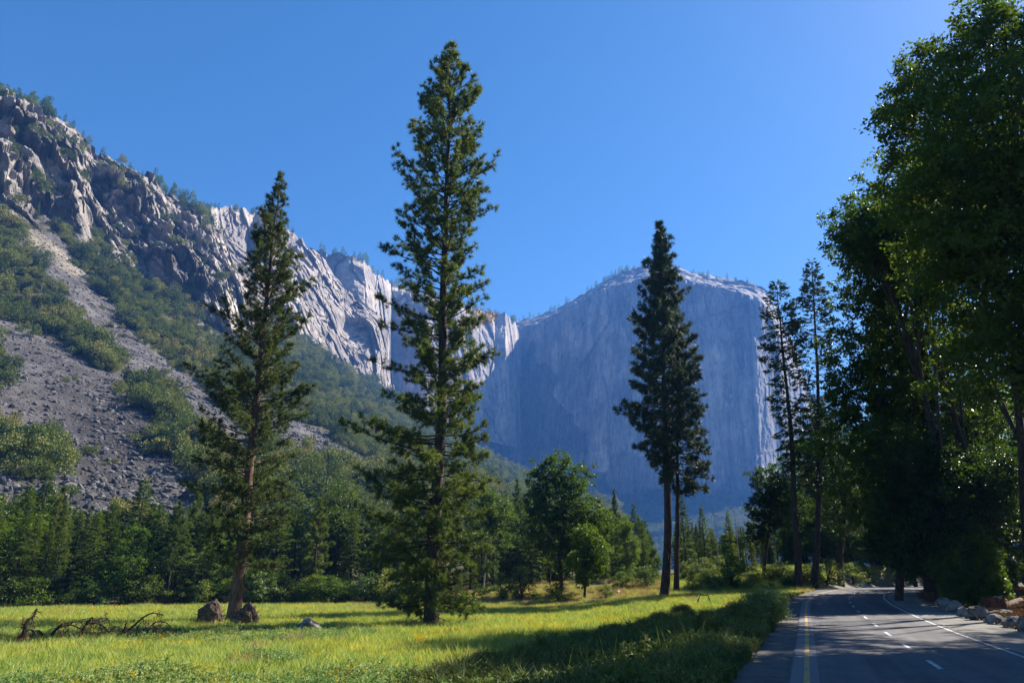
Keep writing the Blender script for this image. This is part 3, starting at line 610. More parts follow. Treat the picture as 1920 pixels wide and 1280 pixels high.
def meadow():
    rg = rng(5); protos = [tuft(1, 46, .42, .33, .022, M['grass']), tuft(2, 46, .55, .33, .020, M['grass']), tuft(3, 40, .34, .36, .026, M['grass']),
                           leafy(4, 9, .42, .30, .085, 16, M['forb']), leafy(5, 8, .55, .28, .10, 16, M['forb']), tuft(6, 34, .5, .3, .02, M['dry']), leafy(7, 5, .5, .25, .07, 12, M['flower'], .2)]
    n = 150000; a = np.radians(rg.uniform(-44, 40, n)); r = np.sqrt(rg.uniform(16 ** 2, 108 ** 2, n)); X = r * np.sin(a); Y = r * np.cos(a)
    keep = rg.random(n) < np.interp(r, [16, 40, 70, 108], [1.0, .62, .36, .28]); X, Y, r, a = X[keep], Y[keep], r[keep], a[keep]
    d = road_d(X, Y); az = np.degrees(a); P0 = np.stack([X, Y, 0 * X], 1); edge = np.interp(az, [-40, -20, -10, -4, 0, 5, 12, 20], [97, 99, 98, 94, 92, 90, 86, 90])
    n1 = fbm(P0 / 6, 3, 81); n2 = fbm(P0 / 3, 2, 82)
    k = (d < -5.4) & (r < edge + 4 * n1); X, Y, r, az, n1, n2, d, edge = [q[k] for q in (X, Y, r, az, n1, n2, d, edge)]
    Z = gz(X, Y, d); n = len(X); u = rg.random(n)
    idx = np.where(u < .4, 0, np.where(u < .72, 1, 2))
    fo = (r < 27 + 7 * n1 * 2 + np.interp(az, [-40, -15, 10], [2, 0, -8])) & (rg.random(n) < .72); idx[fo] = np.where(rg.random(fo.sum()) < .5, 3, 4)
    gx, gy = at(420, 1185, 44)[:2]; g2 = (np.hypot(X - gx, (Y - gy) * 1.6) < 7 + 5 * n1) & (rg.random(n) < .7); idx[g2] = 3
    dr = (rg.random(n) < smooth(-9, 2, r - edge) * (.25 + .6 * smooth(-14, -2, az))); idx[dr] = 5
    dry2 = (n2 > .45) & (rg.random(n) < .4); idx[dry2] = 5
    fl = (n1 > .18) & (rg.random(n) < .13) & (r < 90); idx[fl] = 6
    m = 16000; a2 = np.radians(np.where(rg.random(m) < .55, rg.uniform(-12, 13, m), rg.uniform(11, 25, m))); r2 = rg.uniform(76, 126, m); X2, Y2 = r2 * np.sin(a2), r2 * np.cos(a2); k2 = (fbm(np.stack([X2, Y2, 0 * X2], 1) / 7, 3, 83) > -.25) & (road_d(X2, Y2) < -7); X2, Y2, r2 = X2[k2], Y2[k2], r2[k2]; m = len(X2)
    X, Y, r, Z = np.concatenate([X, X2]), np.concatenate([Y, Y2]), np.concatenate([r, r2]), np.concatenate([Z, gz(X2, Y2)]); n2 = np.concatenate([n2, 0 * X2]); idx = np.concatenate([idx, np.where(rg.random(m) < np.where(np.arctan2(X2, Y2) > .2, .22, .8), 5, 1)]); n = len(X)
    s = (.75 + .5 * rg.random(n)) * (1 + .35 * n2) * np.interp(r, [16, 45, 100], [1, 1.15, 1.5]); s = np.clip(s, .4, 2.2)
    sz = s * np.interp(r, [16, 100], [1, .72])
    scatter('meadow_grass', np.stack([X, Y, Z], 1), np.stack([rg.normal(0, .08, n), rg.normal(0, .08, n), rg.random(n) * 6.28], 1), np.stack([s, s, sz], 1), idx, protos)
meadow()

def verge():
    rg = rng(15)
    protos = [tuft(11, 60, .85, .28, .022, M['weed'], .28, .7), tuft(12, 50, 1.3, .22, .02, M['weed'], .25, .8), leafy(13, 16, .78, .36, .12, 30, M['weed'], .26), leafy(14, 12, .6, .32, .10, 22, M['forb'], .3), tuft(16, 40, .8, .25, .018, M['dry'], .3, .7)]
    n = 26000; s = rg.uniform(4, 78, n); lat = rg.uniform(-5, 0, n); tt = np.clip((s + 60) / 1, 0, None)
    dist = np.concatenate([[0], np.cumsum(np.linalg.norm(np.diff(CENTRE, axis=0), axis=1))]); s0 = dist[np.argmin(np.abs(CENTRE @ ru))]
    wide = np.interp(s, [4, 12, 20, 40, 60, 78], [7.5, 9.5, 9.0, 6.5, 4.5, 2.6]); lat = -4.45 - wide * rg.random(n) ** 1.2
    cxs = np.interp(s0 + s, dist, CENTRE[:, 0]); cys = np.interp(s0 + s, dist, CENTRE[:, 1]); t = np.stack([np.interp(s0 + s, dist, unit(np.gradient(CENTRE, axis=0))[:, i]) for i in (0, 1)], 1)
    X = cxs + t[:, 1] * lat; Y = cys - t[:, 0] * lat; P0 = np.stack([X, Y, 0 * X], 1); n1 = fbm(P0 / 3.5, 3, 91)
    k = rg.random(n) < .75 + .6 * n1; X, Y, s, lat, n1 = [q[k] for q in (X, Y, s, lat, n1)]; n = len(X); Z = gz(X, Y)
    u = rg.random(n); idx = np.where(u < .18, 0, np.where(u < .24, 1, np.where(u < .86, 2, np.where(u < .93, 3, 4))))
    far = (s > 44) & (rg.random(n) < .7); idx[far] = 4
    sc = (.6 + .5 * rg.random(n)) * (1 + .5 * n1) * np.interp(s, [4, 30, 45, 60, 78], [.95, 1.0, 1.0, .7, .5]) * np.interp(-lat, [4.4, 5.2, 8, 12, 15], [.5, .9, 1.1, 1.0, .7])
    scatter('verge_weeds', np.stack([X, Y, Z], 1), np.stack([rg.normal(0, .12, n), rg.normal(0, .12, n), rg.random(n) * 6.28], 1), np.stack([sc, sc, sc], 1), idx, protos)
verge()

def surface_points(G, n, seed, keepfun, npx=None):
    """random points on a terrain grid, evenly over its area"""
    rg = rng(seed); A = G[:-1, :-1]; B = G[1:, :-1]; D_ = G[:-1, 1:]
    ar = np.linalg.norm(np.cross(B - A, D_ - A), axis=-1).ravel(); ar = ar * (1 if npx is None else npx(A.reshape(-1, 3))); c = np.cumsum(ar); k = np.searchsorted(c, rg.random(n) * c[-1])
    i, j = np.unravel_index(np.minimum(k, len(ar) - 1), A.shape[:2]); u, v = rg.random(n)[:, None], rg.random(n)[:, None]
    P = G[i, j] * (1 - u) * (1 - v) + G[i + 1, j] * u * (1 - v) + G[i, j + 1] * (1 - u) * v + G[i + 1, j + 1] * u * v
    Nn = unit(np.cross(G[i + 1, j] - G[i, j], G[i, j + 1] - G[i, j])); k = keepfun(P, Nn); return P[k]
def bush_proto(seed, mat, n=420, tall=1.0):
    rg = rng(seed); g = Geo(); L = 13; c = rg.normal(size=(L, 3)) * np.array([.55, .55, .15 * tall]) + np.array([0, 0, .34 * tall]); rr = .14 + .26 * rg.random(L) ** 1.5; c[:, 2] = np.maximum(c[:, 2], rr * .5)
    w = rr ** 2 / (rr ** 2).sum(); k = rg.choice(L, n, p=w); d = unit(rg.normal(size=(n, 3)) + np.array([0, 0, .25])); P = c[k] + d * (rr[k] * (.6 + .6 * rg.random(n)))[:, None] * np.array([1, 1, .9])
    P[:, 2] = np.maximum(P[:, 2], .02); g.leaves(P, d + rg.normal(size=(n, 3)) * .8, d + rg.normal(size=(n, 3)) * .6, .065 + .06 * rg.random(n), .05 + .035 * rg.random(n)); return g.build('bush', mat, link=False)
def slope_cover():
    rg = rng(25); GG = GA[:, :330]
    def keepveg(P, N_):
        px, py, sc, cl = slope_masks(P); rr = rng(3).random(len(P)); n1 = fbm(P / 24, 3, 44)
        v = np.where(sc, rr < .010 + .05 * (n1 > .55), np.where(cl, (rr < .5) & (fbm(P / 16, 3, 46) > .22) & (np.abs(N_[:, 2]) > .42), n1 > -.40 + .25 * fbm(P / 70, 2, 49)))
        return v & (py < 1040) & (px > -140) & (px < 1180)
    P = surface_points(GG, 30000, 31, keepveg, lambda A: 1 / np.maximum(np.hypot(A[:, 0], A[:, 1]), 150) ** 1.1); n = len(P); r = np.hypot(P[:, 0], P[:, 1]); n1 = fbm(P / 40, 2, 45)
    s = (2.0 + 5.6 * rg.random(n) ** 1.7) * np.interp(r, [150, 400, 900, 1400], [.85, 1.0, 1.35, 1.9]) * (1 + .5 * n1)
    px, py, sc, cl = slope_masks(P); s[cl] *= .8; s[sc] *= .6
    scatter('slope_brush', P, np.stack([rg.normal(0, .1, n), rg.normal(0, .1, n), rg.random(n) * 6.28], 1), np.stack([s, s, s * (.95 + .4 * rg.random(n))], 1), rg.integers(0, 5, n), [bush_proto(40 + i, M['brush'], 1500, .7 + .3 * i) for i in range(5)])
    P = surface_points(GG, 110000, 32, lambda P, N_: slope_masks(P)[2] & (pix(P)[1] < 1020) & (pix(P)[0] > -140) & (pix(P)[0] < 800), lambda A: 1 / np.maximum(np.hypot(A[:, 0], A[:, 1]), 150)); n = len(P)
    s = .30 + .95 * rg.random(n) ** 3 * (1 + .5 * fbm(P / 25, 2, 47)); s[rg.random(n) < .010] *= 1.7; s = s * np.interp(pix(P)[1], [600, 780, 900], [.8, .95, 1.2])
    pr = []
    for i in range(5): o = rock_geo(60 + i, (1, .8, .55), 2).build('stone', M['scree'], link=False); pr.append(o)
    scatter('scree_stones', P, np.stack([rg.normal(0, .5, n), rg.normal(0, .5, n), rg.random(n) * 6.28], 1), np.stack([s * 1.2, s, s], 1), rg.integers(0, 5, n), pr)
slope_cover()
def far_wood():
    rg = rng(27); P = surface_points(GD[:, :110], 30000, 33, lambda P, N_: (pix(P)[0] < 2250) & (pix(P)[1] > 925 + 8 * fbm(P / 120, 2, 7)) & (pix(P)[1] < 1060) & ((pix(P)[0] < 1100) | (pix(P)[0] > 1205) | (pix(P)[1] > 950))); n = len(P); s = 9 + 9 * rg.random(n)
    scatter('far_wood', P, np.stack([0 * s, 0 * s, rg.random(n) * 6.28], 1), np.stack([s, s, s * 1.2], 1), rg.integers(0, 3, n), [bush_proto(140 + i, M['brush'], 900, 1.2) for i in range(3)])
far_wood()
# ------------------------------------------------------------------ trees
def curve_path(p0, d0, L, n, up, rg, wob=.06):
    P = [np.array(p0, float)]; d = unit(np.array(d0, float))
    for _ in range(n):
        d = unit(d + np.array([rg.normal(0, wob), rg.normal(0, wob), up / n + rg.normal(0, wob * .6)])); P.append(P[-1] + d * L / n)
    return np.array(P)
def conifer(seed, H, tr, prof, base, nb, mats, style='pine', lean=(0, 0), up=(.5, -.35), tuftn=26, nlen=.26, nw=.024, dens=1.0, tw=1.0, dead=0, tip_up=.5, sides=9, gap=0.0, low=.95):
    """prof(h01, azimuth) gives the branch reach in metres; returns (wood, needles) geometry with the base at the origin"""
    rg = rng(seed); wood = Geo(); fol = Geo(); n = 14; t = np.linspace(0, 1, n)
    sway = np.cumsum(rg.normal(0, .017, (n, 2)), 0) * H * .10; sway = sway - t[:, None] * sway[-1]
    C = np.stack([lean[0] * (t - .25 * t * t) / .75 + sway[:, 0], lean[1] * t + sway[:, 1], t * H], 1); C[0, :2] = 0
    rad = tr * ((1 - t) ** .85 * .93 + .02); rad[0] *= 1.28
    C2 = np.concatenate([C[:1] + [[0, 0, -.4]], C[:1] + [[0, 0, .5]], C[1:]]); C2[0] = [0, 0, -.4]; wood.tube(C2, np.concatenate([[rad[0] * 1.1], [rad[0] * .86], rad[1:]]), sides)
    def tp(h): return np.array([np.interp(h, t, C[:, i]) for i in range(3)])
    NP, ND, NL = [], [], []; LP, LD = [], []
    hs = base + (1 - base) * ((np.arange(nb) + rg.random(nb)) / nb) ** low
    az0 = rg.random() * 6.28
    for i, h in enumerate(hs):
        az = az0 + i * 2.399 + rg.normal(0, .35)
        if gap and perlin(np.array([[h * 9 + seed, math.cos(az) * .8, math.sin(az) * .8]]), seed)[0] < -gap: continue
        L = prof(h, az) * (.5 + .72 * rg.random())
        if L < .15: L = .15
        el = np.interp(h, [base, 1], [up[1], up[0]]) + rg.normal(0, .13)
        d = np.array([math.cos(az) * math.cos(el), math.sin(az) * math.cos(el), math.sin(el)])
        P = curve_path(tp(h), d, L, 6, tip_up * (.4 + .6 * rg.random()), rg); br = max(.012, min(.075, L * .016)) * (1 if style == 'pine' else .8)
        wood.tube(P, np.linspace(br, br * .22, 7), 4)
        s = np.linspace(0, 1, 7)
        if style == 'pine':
            nt_ = max(3, int(2 + L * 4.6 * dens)); q = np.sort(.22 + .78 * rg.random(nt_) ** .75); q[-1] = 1
            for k, u in enumerate(q):
                b = np.array([np.interp(u, s, P[:, c]) for c in range(3)]); td = unit(np.array([np.interp(min(u + .05, 1), s, P[:, c]) - np.interp(max(u - .1, 0), s, P[:, c]) for c in range(3)]))
                sd = unit(td * .7 + rg.normal(size=3) * .75 + np.array([0, 0, .35])); l = (.22 + .55 * rg.random()) * min(1, .35 + L * .25) * (1.1 - .55 * u) * tw
                e = b + sd * l if u < 1 else b
                if u < 1: wood.tube(np.stack([b, e]), np.array([.014, .008]), 3)
                NP.append(e); ND.append(unit(sd * .8 + np.array([0, 0, .25]))); NL.append(1.0)
                if l > .45: NP.append((b * .4 + e * .6) + rg.normal(size=3) * .06); ND.append(unit(sd + rg.normal(size=3) * .5)); NL.append(.85)
        else:
            m = max(4, int(L * 7 * dens)); q = .12 + .88 * np.sqrt(rg.random(m)); side = rg.choice([-1, 1], m)
            b = np.stack([np.interp(q, s, P[:, c]) for c in range(3)], 1); dh = unit(np.stack([np.gradient(P[:, c]).mean() for c in range(3)])); la = unit(np.cross(dh, [0, 0, 1.]))
            wd = (L * .34 * (1.08 - q) + .12) * rg.random(m) ** .6
            pp = b + la * (side * wd)[:, None] + np.stack([rg.normal(0, .05, m), rg.normal(0, .05, m), -wd * .22 - .08 * rg.random(m)], 1)
            LP.append(pp); LD.append(dh * .7 + la * side[:, None] * .8 + np.array([0, 0, -.25]) + rg.normal(size=(m, 3)) * .3)
    for i in range(dead):
        h = base * (.35 + .75 * rg.random()); az = rg.random() * 6.28; L = (.6 + 1.8 * rg.random()); el = rg.normal(-.25, .2)
        P = curve_path(tp(h), (math.cos(az), math.sin(az), el), L, 5, -.3, rg, .12); wood.tube(P, np.linspace(.03, .006, 6), 4)
        for j in (2, 3, 4):
            if rg.random() < .6: wood.tube(np.stack([P[j], P[j] + unit(rg.normal(size=3) + (P[j] - P[j - 1])) * .5]), np.array([.012, .004]), 3)
    if NP:
        NP, ND, NL = np.array(NP), np.array(ND), np.array(NL); k = len(NP); Pn = np.repeat(NP, tuftn, 0); Dn = np.repeat(ND, tuftn, 0)
        D = unit(Dn * .62 + unit(rg.normal(size=Dn.shape)) * 1.0); L = nlen * (.65 + .5 * rg.random(len(Pn))) * np.repeat(NL, tuftn)
        fol.needles(Pn - D * .02 + rg.normal(size=Pn.shape) * nlen * .13, D, L, nw, rg)
    if LP:
        LP = np.concatenate(LP); LD = np.concatenate(LD); k = len(LP)
        fol.leaves(LP, LD, rg.normal(size=(k, 3)) * .45 + np.array([0, 0, 1.]), nlen * (.7 + .7 * rg.random(k)), nlen * .36 * (.7 + .6 * rg.random(k)), .1)
    return wood, fol
def lean_to(P, H, px):
    """how far a trunk's top stands aside of its foot when it shows at column px"""
    lo, hi = -9., 9.
    for _ in range(40):
        m = (lo + hi) / 2
        if pix(np.array(P) + np.array([m, 0, H]))[0] < px: lo = m
        else: hi = m
    return (lo, 0)
def profile(hs, Ls, Rs=None):
    """branch reach by height, on the left (seen from the road) and on the right"""
    Rs = Rs or Ls
    def f(h, az):
        l, r = np.interp(h, hs, Ls), np.interp(h, hs, Rs); c = math.cos(az); return l + (r - l) * (c + 1) / 2
    return f
def plant(name, P, wood, fol, wm, fm, label, cat, group=None, rz=0, crown='crown'):
    o = empty(name, P, rz); tag(o, label, cat, group); wood.build('trunk', wm, o, True); fol.build(crown, fm, o); return o

# the three pines standing in the meadow, the pair counted as two
P = ground_at(808, 1176); H = height_for(P, 84)
k = [0, .03, .08, .16, .24, .32, .42, .50, .58, .66, .74, .82, .90, .95, 1]
wood, fol = conifer(101, H, .52, profile(k, [2.4, 3.0, 3.8, 5.8, 6.2, 4.8, 4.2, 4.9, 5.4, 6.0, 4.4, 4.0, 2.6, 1.4, .2], [3.4, 3.6, 3.8, 3.7, 3.8, 4.0, 3.9, 3.4, 3.6, 4.4, 4.6, 3.7, 2.4, 1.3, .2]),
                    .03, 350, None, 'pine', lean_to(P, H, 847), (.75, -.30), 30, .34, .034, 1.25, 1.1, 26, .75, gap=.44, low=1.2)
BIG = plant('ponderosa_pine', P, wood, fol, M['dark_bark'], M['needle'], 'tallest pine, standing in the middle of the meadow with branches almost to the ground', 'pine tree')
P = ground_at(436, 1170); H = height_for(P, 326)
k = [0, .1, .2, .28, .40, .52, .64, .74, .84, .92, 1]
wood, fol = conifer(102, H, .50, profile(k, [.8, 1.8, 3.2, 5.0, 5.2, 5.0, 4.0, 3.1, 2.1, 1.2, .2], [1.4, 2.8, 3.8, 4.4, 4.4, 4.3, 3.9, 3.2, 2.2, 1.2, .2]),
                    .11, 270, None, 'pine', lean_to(P, H, 526), (.8, -.25), 28, .32, .034, 1.15, 1.1, 16, .7, gap=.38, low=1.1)
LEAN = plant('leaning_pine', P, wood, fol, M['pine_bark'], M['needle_dry'], 'pine leaning right with a reddish trunk rising between two root mounds', 'pine tree')
P = ground_at(1247, 1122); H = height_for(P, 418)
k = [0, .30, .36, .42, .50, .58, .66, .76, .86, .94, 1]
wood, fol = conifer(103, H, .52, profile(k, [.4, 1.0, 3.6, 4.9, 5.3, 4.4, 4.3, 3.3, 2.2, 1.2, .2], [.4, 1.2, 1.6, 2.2, 4.2, 4.4, 4.0, 3.3, 2.2, 1.2, .2]),
                    .28, 270, None, 'pine', lean_to(P, H, 1237), (.8, -.4), 22, .46, .055, 1.1, 1.3, 10, .8)
plant('tall_pine', P, wood, fol, M['dark_bark'], M['needle_dark'], 'taller front one of two pines standing close together, with a long thick bare trunk', 'pine tree')
P = ground_at(1269, 1114); H = height_for(P, 640)
k = [0, .36, .44, .52, .62, .74, .86, 1]
wood, fol = conifer(104, H, .36, profile(k, [.3, .8, 1.5, 1.6, 2.0, 1.8, 1.4, .5], [.3, 2.0, 4.0, 4.4, 4.2, 3.4, 2.4, .6]),
                    .38, 130, None, 'pine', lean_to(P, H, 1268), (.6, -.55), 22, .46, .055, 1.1, 1.3, 6, .5)
plant('tall_pine', P, wood, fol, M['dark_bark'], M['needle_dark'], 'shorter thinner pine of the pair, just behind and right of the tall bare trunk', 'pine tree')
# thin firs on the left side of the road
def fir_at(px, py, top, seed, prof, base, nb, lean, label, tr=.38, name='thin_fir', **kw):
    P = ground_at(px, py); H = height_for(P, top)
    wood, fol = conifer(seed, H, tr, prof, base, nb, None, 'fir', lean_to(P, H, lean), (.35, -.35), nlen=.6, dens=kw.get('dens', 2.2), dead=kw.get('dead', 8), tip_up=.1, gap=kw.get('gap', 0))
    return plant(name, P, wood, fol, M['dark_bark'], M[kw.get('mat', 'needle_dark')], label, 'fir tree')
fir_at(1498, 1105, 528, 105, profile([0, .42, .55, .68, .76, .84, .92, 1], [.5, 1.5, 2.6, 2.4, 3.2, 3.4, 2.2, .3], [.5, 1.3, 2.2, 1.8, 2.6, 3.1, 2.0, .3]), .36, 210, 1456, 'thin fir with sparse tiers of branches, first trunk left of the road bend', .46, gap=.22)
fir_at(1528, 1101, 488, 106, profile([0, .35, .55, .75, .88, 1], [.6, 2.2, 2.6, 3.0, 2.2, .3]), .28, 240, 1522, 'slender dark fir just right of the sparse tiered fir by the road bend', .44, gap=.18)

# broadleaf trees: crown made of leaf clumps on lobes, limbs running out to the lobes
def broadleaf(seed, base, lobes, tr, leaf, n, fork=.4, clump=.5, fill=.25, trunk_top=None, per=26):
    rg = rng(seed); wood = Geo(); fol = Geo(); base = np.array(base, float); lobes = [(np.array(c, float), r) for c, r in lobes]
    cen = np.mean([c for c, r in lobes], 0) if trunk_top is None else np.array(trunk_top, float); top = base + (cen - base) * np.array([.75, .75, 1.0]); f0 = base + (top - base) * fork
    Pm = curve_path(base - [0, 0, .3], top - base, np.linalg.norm(top - base), 8, 0, rg, .05); Pm[-1] = Pm[-1] * .5 + top * .5; Pm[0] = base - [0, 0, .3]
    wood.tube(Pm, np.concatenate([[tr * 1.25], np.linspace(tr, tr * .3, 8)]), 9)
    tot = sum(r ** 2 for c, r in lobes); PP, NN = [], []
    for c, r in lobes:
        i = int(np.clip(3 + rg.integers(0, 4), 2, 7)); s0 = Pm[i]
        for _ in range(40):
            if s0[2] < c[2] - .2 * r: break
            i = max(i - 1, 2); s0 = Pm[i]
            if i == 2: break
        mid = (s0 + c) / 2 + np.array([rg.normal(0, .3), rg.normal(0, .3), .4 + .3 * rg.random()]); q = np.linspace(0, 1, 7)[:, None]
        Lm = s0 * (1 - q) ** 2 + 2 * mid * q * (1 - q) + c * q * q; lr = max(.05, tr * .34 * min(1, r / 2.5)); wood.tube(Lm, np.linspace(lr, lr * .35, 7), 6)
        m = max(4, int(n / per * r * r / tot)); d = unit(rg.normal(size=(m, 3)) + np.array([0, 0, .12])); rad = np.where(rg.random(m) < fill, rg.random(m) ** .5, .72 + .62 * rg.random(m) ** 1.6) * (1 + .3 * perlin(d * 1.7 + c, seed)); cc = c + d * (r * rad)[:, None] * np.array([1, 1, .85])
        for j in range(0, m, max(1, m // 14)):
            wood.tube(curve_path(Lm[4 + j % 3], cc[j] - Lm[4 + j % 3], np.linalg.norm(cc[j] - Lm[4 + j % 3]), 4, .1, rg, .1), np.linspace(lr * .3, .01, 5), 4)
        kk = rg.integers(per // 2, per + per // 2, m); cl = np.repeat(cc, kk, 0); dd = np.repeat(d, kk, 0); o = unit(rg.normal(size=cl.shape)) * (clump * min(1, .35 + r * .3) * rg.random(len(cl)) ** .6)[:, None] * np.array([1, 1, .62])
        PP.append(cl + o); NN.append(dd * .5 + o * .9)
    PP = np.concatenate(PP); NN = np.concatenate(NN); kx = len(PP)
    fol.leaves(PP, NN + rg.normal(size=PP.shape) * .8 + np.array([0, 0, -.15]), rg.normal(size=PP.shape) * .6 + np.array([0, 0, 1.]), leaf * (.65 + .7 * rg.random(kx)), leaf * .72 * (.6 + .6 * rg.random(kx)), .14)
    return wood, fol
def relocate(g, P):
    for i in range(len(g.V)): g.V[i] = g.V[i] - np.array(P)
def oak_px(px, py, r, lobes, tr, leaf, n, seed, label, mat='oak_dark', name='oak_tree', wm='dark_bark', trunk_top=None, cat='oak tree', fork=.4, **kw):
    """lobes: (px, py, radius px, dist added to r)"""
    base = place_r(px, r, py) if r else ground_at(px, py); r0 = math.hypot(base[0], base[1]); L = []
    for a, b, q, dd in lobes:
        c = at(a, b, r0 + dd); L.append((c, q / FPX * depth(c)))
    tt = None if trunk_top is None else at(trunk_top[0], trunk_top[1], r0)
    wood, fol = broadleaf(seed, base, L, tr, leaf, n, fork, trunk_top=tt, **kw); relocate(wood, base); relocate(fol, base)
    return plant(name, base, wood, fol, M[wm], M[mat], label, cat)
oak_px(2075, 1150, 34, [(1885, 80, 70, 0), (1800, 150, 75, 0), (1735, 125, 48, 1), (1690, 205, 42, 1), (1850, 40, 50, 1), (1745, 235, 80, 0), (1860, 230, 110, -2), (1705, 330, 65, 1), (1790, 370, 115, -2), (1920, 400, 120, 0), (1830, 520, 120, -2), (1950, 600, 130, 0), (1760, 480, 80, 0), (1880, 690, 100, -2), (1980, 200, 120, 2), (2040, 420, 140, 3), (1985, 60, 80, 0), (2060, 650, 130, 2)], .46, .19, 100000, 201, 'largest tall oak filling the right edge of the view above the boulders', trunk_top=(2000, 380))
oak_px(1681, 1112, 66, [(1635, 400, 50, 0), (1615, 470, 45, -1), (1650, 500, 75, 2), (1610, 560, 45, 0), (1680, 610, 95, 0), (1605, 660, 55, -2), (1640, 750, 80, 0), (1580, 730, 35, -1), (1720, 740, 90, 0), (1590, 830, 65, 0), (1670, 860, 85, -3), (1620, 930, 60, 0), (1740, 860, 80, 0), (1740, 480, 70, 4), (1780, 620, 90, 4), (1800, 780, 90, 4)], .27, .27, 66000, 202, 'tall leafy oak whose trunk stands beside the road bend, left of the largest oak', trunk_top=(1680, 480))
oak_px(1577, 1098, 0, [(1560, 800, 50, 0), (1590, 880, 60, 0), (1540, 900, 45, 0), (1570, 960, 50, 2), (1610, 970, 45, -2), (1530, 820, 34, 1)], .40, .27, 30000, 203, 'lower oak with a dark trunk on the left edge of the road bend', trunk_top=(1572, 820))
oak_px(1430, 1085, 0, [(1440, 905, 30, 0), (1465, 925, 28, 0), (1425, 950, 26, -1), (1455, 980, 32, 0), (1420, 1000, 22, 0)], .22, .28, 16000, 204, 'small dark oak left of the sparse tiered fir, in front of the great blue wall', trunk_top=(1445, 940))
oak_px(1765, 1125, 60, [(1740, 900, 75, 0), (1800, 950, 70, -1), (1760, 1000, 60, -2), (1700, 960, 55, 0), (1720, 1030, 50, 0), (1850, 900, 60, 1), (1670, 1010, 40, 2)], .17, .22, 60000, 205, 'young oak with low dark leaves behind the row of boulders', trunk_top=(1760, 950), mat='oak_dark')
oak_px(1822, 1128, 58, [(1805, 1000, 34, 0), (1830, 1040, 34, 0), (1790, 1060, 34, -.5), (1845, 1085, 30, -.5), (1812, 1100, 28, -.5), (1790, 1105, 22, -.5), (1868, 1105, 20, -.6), (1820, 940, 26, .5)], .09, .17, 40000, 206, 'bright leafy young tree spilling over the stump behind the boulders', mat='oak', name='leafy_sapling', cat='sapling', trunk_top=(1815, 1020), clump=.6)
# oaks past the right edge whose shade falls on the road
for i, (x, y, h, rr_) in enumerate([(24.5, 9.0, 21, 4.0), (22.5, 3.5, 23, 4.4), (28.5, 26.5, 22, 4.2), (35, 32, 24, 4.2), (44, 40, 26, 4.4), (29, 17.5, 24, 4.0)]):
    b = np.array([x, y, gz1(x, y)]); rg = rng(300 + i); L = [(b + [rg.normal(0, 1.7), rg.normal(0, 1.7), h * f], rr_ * (.55 + .3 * rg.random())) for f in (.36, .45, .55, .64, .74, .84, .92)]
    L += [(b + [rg.normal(0, 3), rg.normal(0, 3), h * f], rr_ * .5) for f in (.4, .5, .6, .7, .8)]
    wood, fol = broadleaf(310 + i, b, L, .4, .19, 60000, .4); relocate(wood, b); relocate(fol, b)
    plant('oak_tree', b, wood, fol, M['dark_bark'], M['oak_dark'], 'oak in the shady roadside wood at the right edge of the view', 'oak tree', 'oaks of the roadside wood at the right edge')
# the oak and its neighbours in the clearing right of the big pine
oak_px(1052, 1118, 0, [(1040, 880, 34, 0), (1020, 905, 32, 0), (1075, 900, 36, 1), (1050, 940, 48, 0), (1005, 945, 28, 0), (1095, 950, 32, 0), (1030, 985, 40, -1), (1085, 1000, 42, 0), (1120, 985, 30, 1), (1060, 1040, 36, 0), (1010, 1020, 28, 0), (1110, 1045, 30, 0)], .26, .30, 34000, 207, 'bushy broadleaf tree with bright leaf tops in the clearing right of the tallest pine', mat='oak', trunk_top=(1050, 930))
oak_px(1096, 1126, 0, [(1100, 1005, 22, 0), (1120, 1030, 24, 0), (1085, 1050, 20, 0), (1110, 1065, 22, 0), (1095, 1090, 14, 0)], .16, .26, 9000, 208, 'small tree with a straight dark trunk just right of the bushy broadleaf tree', mat='oak', name='small_oak', trunk_top=(1098, 1020))
oak_px(905, 1115, 0, [(922, 945, 26, 0), (940, 970, 24, 0), (910, 985, 24, 0), (935, 1010, 24, 1), (915, 930, 18, 0)], .13, .28, 8000, 209, 'slender tree with a pale bent trunk right of the tallest pine', mat='oak', name='slender_tree', wm='grey_bark', cat='tree', trunk_top=(925, 960))
oak_px(612, 1127, 0, [(600, 970, 40, 0), (640, 985, 42, 0), (575, 1010, 34, 0), (620, 1030, 44, 0), (655, 1035, 36, 0), (590, 1060, 30, 0), (640, 930, 30, 2)], .42, .28, 20000, 210, 'dark spreading oak at the meadow edge between the leaning pine and tallest pine', mat='oak_dark', trunk_top=(612, 985))

# prototypes for the forest, each 1 m high per metre of scale in z
def proto_conifer(seed, style, H, wr, base, nb, fm, wm, **kw):
    k = [0, base, base + .12, .45 + base * .4, .7, .85, 1]; pr = profile(k, [wr * .5, wr * .75, wr, wr * .95, wr * .66, wr * .36, .12])
    wood, fol = conifer(seed, H, H * .013 + .05, pr, base, nb, None, style, (kw.pop('lx', 0), 0), kw.pop('up', (.5, -.35)), **kw)
    a, b = wood.mesh('trunk', True), fol.mesh('crown'); a.materials.append(M[wm]); b.materials.append(M[fm]); return a, b, H
def proto_oak(seed, H, w, fm, wm, n, leaf, low=.25):
    rg = rng(seed); L = []
    for i in range(11):
        f = low + (1 - low) * (i + .5) / 11; wq = w * math.sin(math.pi * min(.93, max(.12, .15 + .8 * (f - low) / (1 - low)))) * .62; a = rg.random() * 6.28; L.append((np.array([math.cos(a) * wq, math.sin(a) * wq, H * (f - .03)]), w * (.30 + .2 * rg.random())))
    wood, fol = broadleaf(seed, (0, 0, 0), L, H * .014 + .04, leaf, n, .35, clump=.8, per=26); a, b = wood.mesh('trunk', True), fol.mesh('crown'); a.materials.append(M[wm]); b.materials.append(M[fm]); return a, b, H
